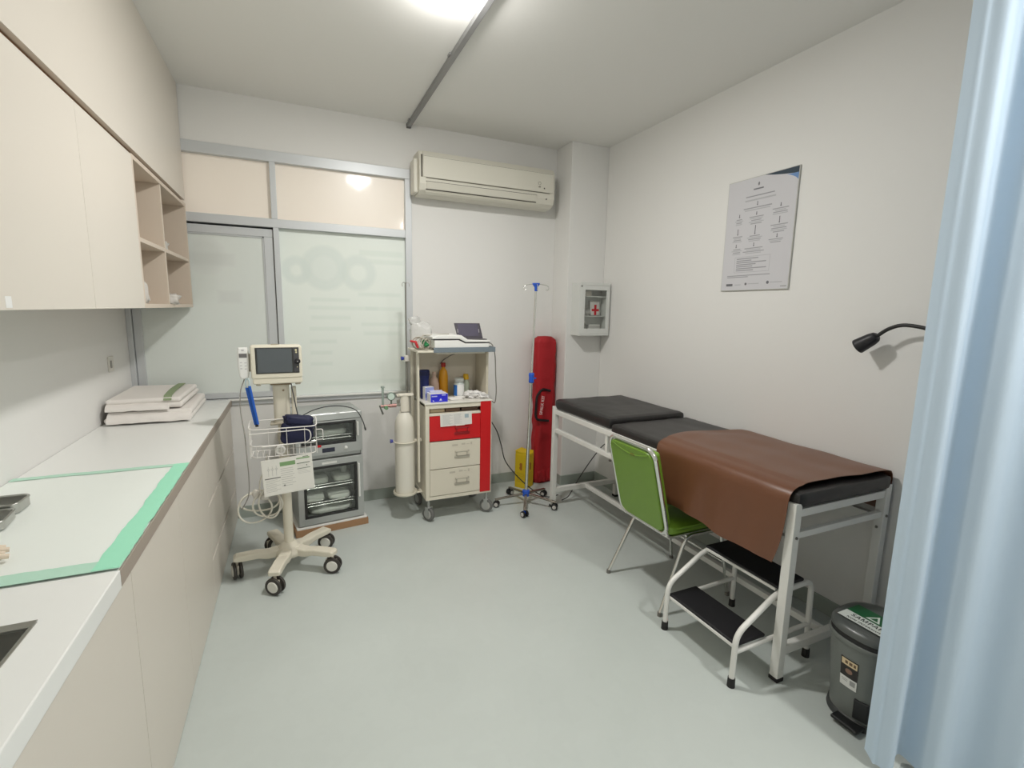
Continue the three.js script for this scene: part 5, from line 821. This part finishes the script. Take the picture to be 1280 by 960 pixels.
// ------------------------------------------------------------------ green chair
{
  const t = thing('green_chair', 'lime green padded chair with a chrome tube frame, pulled up to the bed', 'chair', [0, 0, 0]);
  const gm = M([112, 150, 42], 0.42, { clearcoat: 0.25, clearcoatRoughness: 0.35 }), cz = -2.06;
  // backrest plane: bottom at (1.765, .43), top at (1.635, .90), leaning away from the bed
  const b0 = V(1.768, 0.425, cz), up = V(-0.128, 0.485, 0).normalize(), L = 0.495, side = V(0, 0, 1), nrm = up.clone().cross(side).normalize(); // nrm faces away from the seat
  const P = (a, h, o = 0) => b0.clone().addScaledVector(side, a).addScaledVector(up, h).addScaledVector(nrm, o);
  const out = rrect(0.40, L, 0.062, 6).map(([a, h]) => { const k = (h + L / 2) / L; return [a * (0.985 - 0.02 * k), h + L / 2]; });
  part(t, 'back_frame', tube(out.map(([a, h]) => P(a, h)), 0.0115, 10, true), chromeM);
  const M4 = new THREE.Matrix4().makeBasis(side.clone().negate(), up, nrm.clone().multiplyScalar(1)); 
  const shell = extrude(rrect(0.365, L - 0.035, 0.05, 6), 0.030, 0.006).applyMatrix4(M4); const c = P(0, L / 2, 0.0); shell.translate(c.x, c.y, c.z);
  const sm = part(t, 'backrest', shell, gm);
  const sgn = nrm.x < 0 ? 1 : -1;
  part(sm, 'back_tag', (() => { const g = box(0.035, 0.012, 0.002, 0, 0, 0, 0.0006).applyMatrix4(M4); const q = P(0.02, L - 0.062, sgn * 0.0155); g.translate(q.x, q.y, q.z); return g; })(), M([122, 60, 26], 0.5), 'small brown tag');
  part(sm, 'back_pad', (() => { const g = new RoundedBoxGeometry(0.35, L - 0.06, 0.05, 4, 0.022).applyMatrix4(M4); const q = P(0, L / 2 + 0.005, -sgn * 0.03); g.translate(q.x, q.y, q.z); return g; })(), gm);
  part(sm, 'back_fold', (() => { const g = tube(smooth([V(-0.15, 0, 0), V(-0.08, -0.022, 0), V(0, -0.03, 0), V(0.08, -0.022, 0), V(0.15, 0, 0)], 20), 0.0045, 6).applyMatrix4(M4); const q = P(0, L - 0.032, sgn * 0.014); g.translate(q.x, q.y, q.z); return g; })(), gm);
  // seat cushion
  const seat = new THREE.BoxGeometry(0.40, 0.055, 0.415, 20, 4, 20), p = seat.attributes.position;
  for (let i = 0; i < p.count; i++) { let x = p.getX(i), y = p.getY(i), z = p.getZ(i); const R = 0.045, cx = Math.max(-0.2 + R, Math.min(0.2 - R, x)), cc = Math.max(-0.2075 + R, Math.min(0.2075 - R, z)); const dx = x - cx, dz = z - cc, l = Math.hypot(dx, dz); if (l > R) { x = cx + dx * R / l; z = cc + dz * R / l; }
    const e = Math.max(Math.abs(x) / 0.2, Math.abs(z) / 0.2075); if (y > 0) y -= 0.016 * Math.pow(e, 6); else if (y < 0) y += 0.008 * Math.pow(e, 8); if (y > 0) y += 0.006 * Math.cos(x * 7) * Math.cos(z * 7); p.setXYZ(i, x, y, z); }
  seat.computeVertexNormals(); part(t, 'seat', X(seat, 1.965, 0.455, cz), gm);
  part(t, 'seat_base', box(0.36, 0.012, 0.37, 1.965, 0.423, cz, 0.004), blackPlastic);
  for (const s of [-1, 1]) {
    const zt = cz + s * 0.200, zf = cz + s * 0.232;
    const g = part(t, 'leg_frame', tube(fillet([V(1.716, 0.012, zf), V(1.895, 0.408, zt), V(2.15, 0.402, zt), V(2.212, 0.012, zf - s * 0.004)], 0.055, 7), 0.0105, 10), chromeM);
    for (const [fx, fz] of [[1.716, zf], [2.212, zf - s * 0.004]]) part(g, 'foot_plug', cyl(0.013, 0.012, 0.022, fx, 0.011, fz, 12), M([120, 118, 112], 0.5));
    part(t, 'back_stem', tube(fillet([P(s * 0.19, 0.06), P(s * 0.19, -0.012), V(1.84, 0.412, zt - s * 0.012), V(2.10, 0.412, zt - s * 0.012)], 0.03, 5), 0.0095, 8), chromeM);
  }
  part(t, 'cross_tube', [rod(V(1.90, 0.405, cz - 0.2), V(1.90, 0.405, cz + 0.2), 0.009), rod(V(2.13, 0.40, cz - 0.2), V(2.13, 0.40, cz + 0.2), 0.009), rod(V(2.185, 0.20, cz - 0.217), V(2.185, 0.20, cz + 0.217), 0.008)], chromeM);
}
// ------------------------------------------------------------------ two-step stool
{
  const t = thing('step_stool', 'two-step stool with black treads and a white tube frame beside the bed', 'step stool', [0, 0, 0]);
  const za = -1.735, zb = -1.318, r = 0.0125;
  for (const z of [za, zb]) {
    const dz = z === za ? -0.012 : 0.0;
    const g = part(t, 'side_frame', tube(fillet([V(1.668, 0.02, z), V(1.672, 0.245, z), V(1.905, 0.383, z), V(2.135, 0.392, z), V(2.155, 0.02, z + dz)], 0.05, 7), r, 12), whitePaint);
    for (const [fx, fz] of [[1.668, z], [2.155, z + dz]]) part(g, 'rubber_foot', cyl(0.017, 0.0155, 0.042, fx, 0.021, fz, 16), blackRubber);
    part(t, 'side_rail', rod(V(1.672, 0.162, z), V(2.147, 0.172, z + dz * 0.5), 0.0105, 10), whitePaint);
  }
  const tread = M([18, 17, 22], 0.55);
  const step = (x0, x1, y) => { const g = part(t, 'tread', bb(x0, x1, y, y + 0.016, za + 0.002, zb - 0.002, 0.006), tread); part(g, 'tread_edge', [bb(x0 - 0.004, x0 + 0.004, y - 0.010, y + 0.004, za + 0.01, zb - 0.01, 0.002), bb(x1 - 0.006, x1 + 0.002, y - 0.010, y + 0.002, za + 0.01, zb - 0.01, 0.002), bb(x0, x1, y - 0.006, y + 0.0005, za + 0.012, zb - 0.012, 0.001)], whitePaint, 'white tread edge'); };
  step(1.680, 1.860, 0.180); step(1.905, 2.085, 0.398);
}
// ------------------------------------------------------------------ pedal bin
{
  const t = thing('pedal_bin', 'grey plastic pedal bin with a green and white lid sticker, partly behind the curtain', 'bin', [2.065, 0, -1.005], 0);
  const gm = M([112, 116, 112], 0.4), dk = M([22, 23, 24], 0.5), ring = (rx, rz, y, n = 44) => Array.from({ length: n }, (_, i) => { const a = i / n * 6.28318, q = x => Math.sign(x) * Math.pow(Math.abs(x), 0.82); return [q(Math.cos(a)) * rx, y, q(Math.sin(a)) * rz]; });
  const loft = rs => { const n = rs[0].length, pos = [], uv = [], idx = []; rs.forEach((R, j) => { for (let i = 0; i <= n; i++) { const q = R[i % n]; pos.push(...q); uv.push(i / n, j); } }); for (let j = 0; j < rs.length - 1; j++) for (let i = 0; i < n; i++) { const a = j * (n + 1) + i, b = a + 1, c = a + n + 1, d = c + 1; idx.push(a, c, b, b, c, d); } const g = new THREE.BufferGeometry(); g.setAttribute('position', new THREE.Float32BufferAttribute(pos, 3)); g.setAttribute('uv', new THREE.Float32BufferAttribute(uv, 2)); g.setIndex(idx); g.computeVertexNormals(); return g; };
  const R = (k, y) => ring(0.150 * k, 0.135 * k, y);
  part(t, 'bin_body', loft([R(0.0, 0.02), R(0.80, 0.02), R(0.82, 0.03), R(0.98, 0.335), R(1.02, 0.338), R(1.025, 0.352), R(1.0, 0.356), R(0.94, 0.350)]), gm);
  part(t, 'bin_rim', loft([R(0.985, 0.350), R(0.985, 0.376), R(0.9, 0.376)]), dk, 'dark gap under the lid');
  const lid = part(t, 'lid', loft([R(0.97, 0.372), R(1.005, 0.375), R(1.0, 0.388), R(0.93, 0.402), R(0.80, 0.407), R(0.4, 0.411), R(0.0, 0.412)]), M([86, 90, 88], 0.32));
  const tx = canvasTex(512, 384, (c, W, Hh) => { c.fillStyle = '#dfe4de'; c.fillRect(0, 0, W, Hh); c.fillStyle = '#175c33'; c.fillRect(0, 0, W, 210); c.fillStyle = '#e4ece4'; c.lineWidth = 20; c.strokeStyle = '#e4ece4'; c.beginPath(); c.moveTo(200, 170); c.lineTo(256, 60); c.lineTo(312, 170); c.closePath(); c.stroke(); c.fillStyle = '#26332c'; c.font = 'bold 84px sans-serif'; c.textAlign = 'center'; c.textBaseline = 'middle'; c.fillText('SAMPAH', W / 2, 262, 460); c.font = 'bold 46px sans-serif'; c.fillText('NON INFEKSIUS', W / 2, 342, 480); });
  part(lid, 'lid_sticker', X(printPlane(0.18, 0.14, 0, 0, 0), -0.033, 0.4135, 0.0, -Math.PI / 2, 0, -Math.PI / 2), M([255, 255, 255], 0.35, { map: tx, polygonOffset: true }), 'green and white lid sticker');
  const tx2 = canvasTex(128, 256, (c, W, Hh) => { c.fillStyle = '#1f1815'; c.fillRect(0, 0, W, Hh); c.fillStyle = '#d8c39c'; c.fillRect(8, 12, 112, 54); c.fillStyle = '#6b5138'; c.fillRect(20, 26, 18, 26); c.fillRect(46, 26, 18, 26); c.fillRect(72, 26, 18, 26); c.fillStyle = '#8a6a58'; c.beginPath(); c.arc(64, 112, 22, 0, 7); c.fill(); c.fillStyle = '#dcdcd8'; c.fillRect(0, 168, W, 88); c.fillStyle = '#9a9a98'; c.fillRect(14, 182, 40, 44); c.fillRect(66, 190, 46, 5); c.fillRect(66, 204, 40, 5); });
  // curved product sticker on the room side of the body
  part(t, 'body_sticker', (() => { const a0 = 2.95, a1 = 3.33; return sheet((u, v) => { const y = 0.155 + v * 0.125, k = 0.82 + 0.16 * (y - 0.03) / 0.305, a = a0 + (a1 - a0) * (1 - u), q = x => Math.sign(x) * Math.pow(Math.abs(x), 0.82); return V(q(Math.cos(a)) * 0.150 * k * 1.008, y, -q(Math.sin(a)) * 0.135 * k * 1.008); }, 10, 6, 0.0006); })(), M([255, 255, 255], 0.4, { map: tx2 }), 'black, cream and white product sticker');
  part(t, 'pedal', [box(0.07, 0.014, 0.10, -0.135, 0.02, 0.02, 0.005)], dk); part(t, 'pedal_recess', [X(box(0.012, 0.085, 0.05, 0, 0, 0, 0.004), -0.121, 0.085, 0.05, 0, 0.3, 0.08)], M([30, 31, 33], 0.5));
  part(t, 'base_ring', loft([R(0.0, 0.0), R(0.86, 0.0), R(0.88, 0.008), R(0.86, 0.028), R(0.80, 0.03)]), M([60, 62, 62], 0.5));
}
// ------------------------------------------------------------------ gooseneck examination lamp on the bed wall
{
  const t = thing('gooseneck_lamp', 'black gooseneck examination lamp reaching out from the wall above the bed', 'lamp', [0, 0, 0]);
  const bm = M([26, 24, 30], 0.45), neck = smooth([V(2.55, 1.48, -1.05), V(2.515, 1.50, -1.07), V(2.498, 1.535, -1.12), V(2.495, 1.544, -1.144), V(2.495, 1.562, -1.213), V(2.495, 1.567, -1.284), V(2.495, 1.547, -1.337), V(2.495, 1.510, -1.383)], 40);
  part(t, 'neck', tube(neck, 0.0085, 10), M([36, 36, 36], 0.5));
  part(t, 'wall_plate', [bb(2.548, 2.5695, 1.43, 1.53, -1.09, -1.01, 0.006)], bm);
  const a = V(2.495, 1.514, -1.376), d = V(-0.01, -0.062, -0.088).normalize();
  const head = lathe([[0, 0], [0.016, 0.0], [0.024, 0.008], [0.030, 0.03], [0.036, 0.09], [0.036, 0.096], [0.032, 0.096], [0.030, 0.085], [0, 0.08]], 28);
  head.applyQuaternion(new THREE.Quaternion().setFromUnitVectors(V(0, 1, 0), d)); head.translate(a.x, a.y, a.z); part(t, 'lamp_head', head, bm);
}
// ------------------------------------------------------------------ pale blue curtain gathered at the bed wall end
{
  const t = thing('curtain', 'pale blue fabric curtain hanging in folds from the ceiling rail', 'curtain', [0, 0, 0]);
  const cm = M([208, 226, 242], 0.85, { sheen: 0.3, sheenRoughness: 0.5, transmission: 0.12, thickness: 0 });
  const D = V(0.7814, 0, 0.6240), N = V(-0.6240, 0, 0.7814), A = V(1.80, 0, -0.862), LEN = 0.93;   // along the rail, and out toward the room
  const f = (u, v) => { const y = 0.02 + v * (2.955 - 0.02), s = u * LEN, drop = 1 - v;
    const a = s / 0.165 * 6.28318 + 0.5 * Math.sin(s * 9) + 0.5 * drop * Math.sin(s * 6 + 1);
    const amp = 0.040 + 0.012 * Math.sin(s * 8 + 2) + 0.016 * drop * (0.5 + 0.5 * Math.sin(s * 13));
    const o = (0.5 + 0.5 * Math.min(1, s / 0.3)) * amp * Math.sin(a - 1.2) + 0.007 * noise.noise(s * 8, v * 3, 1) + amp * 0.25 * Math.sin(2 * a), along = s + 0.012 * Math.cos(a) + 0.010 * drop * Math.sin(s * 20);
    return V(A.x + D.x * along + N.x * o, y + (v < 0.5 ? 0.010 * Math.sin(s * 12) * drop : 0) + (u < 0.03 ? 0.04 * (0.03 - u) / 0.03 * drop : 0), A.z + D.z * along + N.z * o); };
  part(t, 'curtain_fabric', sheet(f, 220, 24, 0.002), cm);
  for (let k = 0; k <= 9; k++) { const p = f(k / 9, 1), s = k / 9 * LEN; part(t, 'curtain_hook', rod(V(p.x, p.y - 0.01, p.z), V(A.x + D.x * s, 2.9795, A.z + D.z * s), 0.003, 6), pale); }
}

renderer.render(scene, camera);
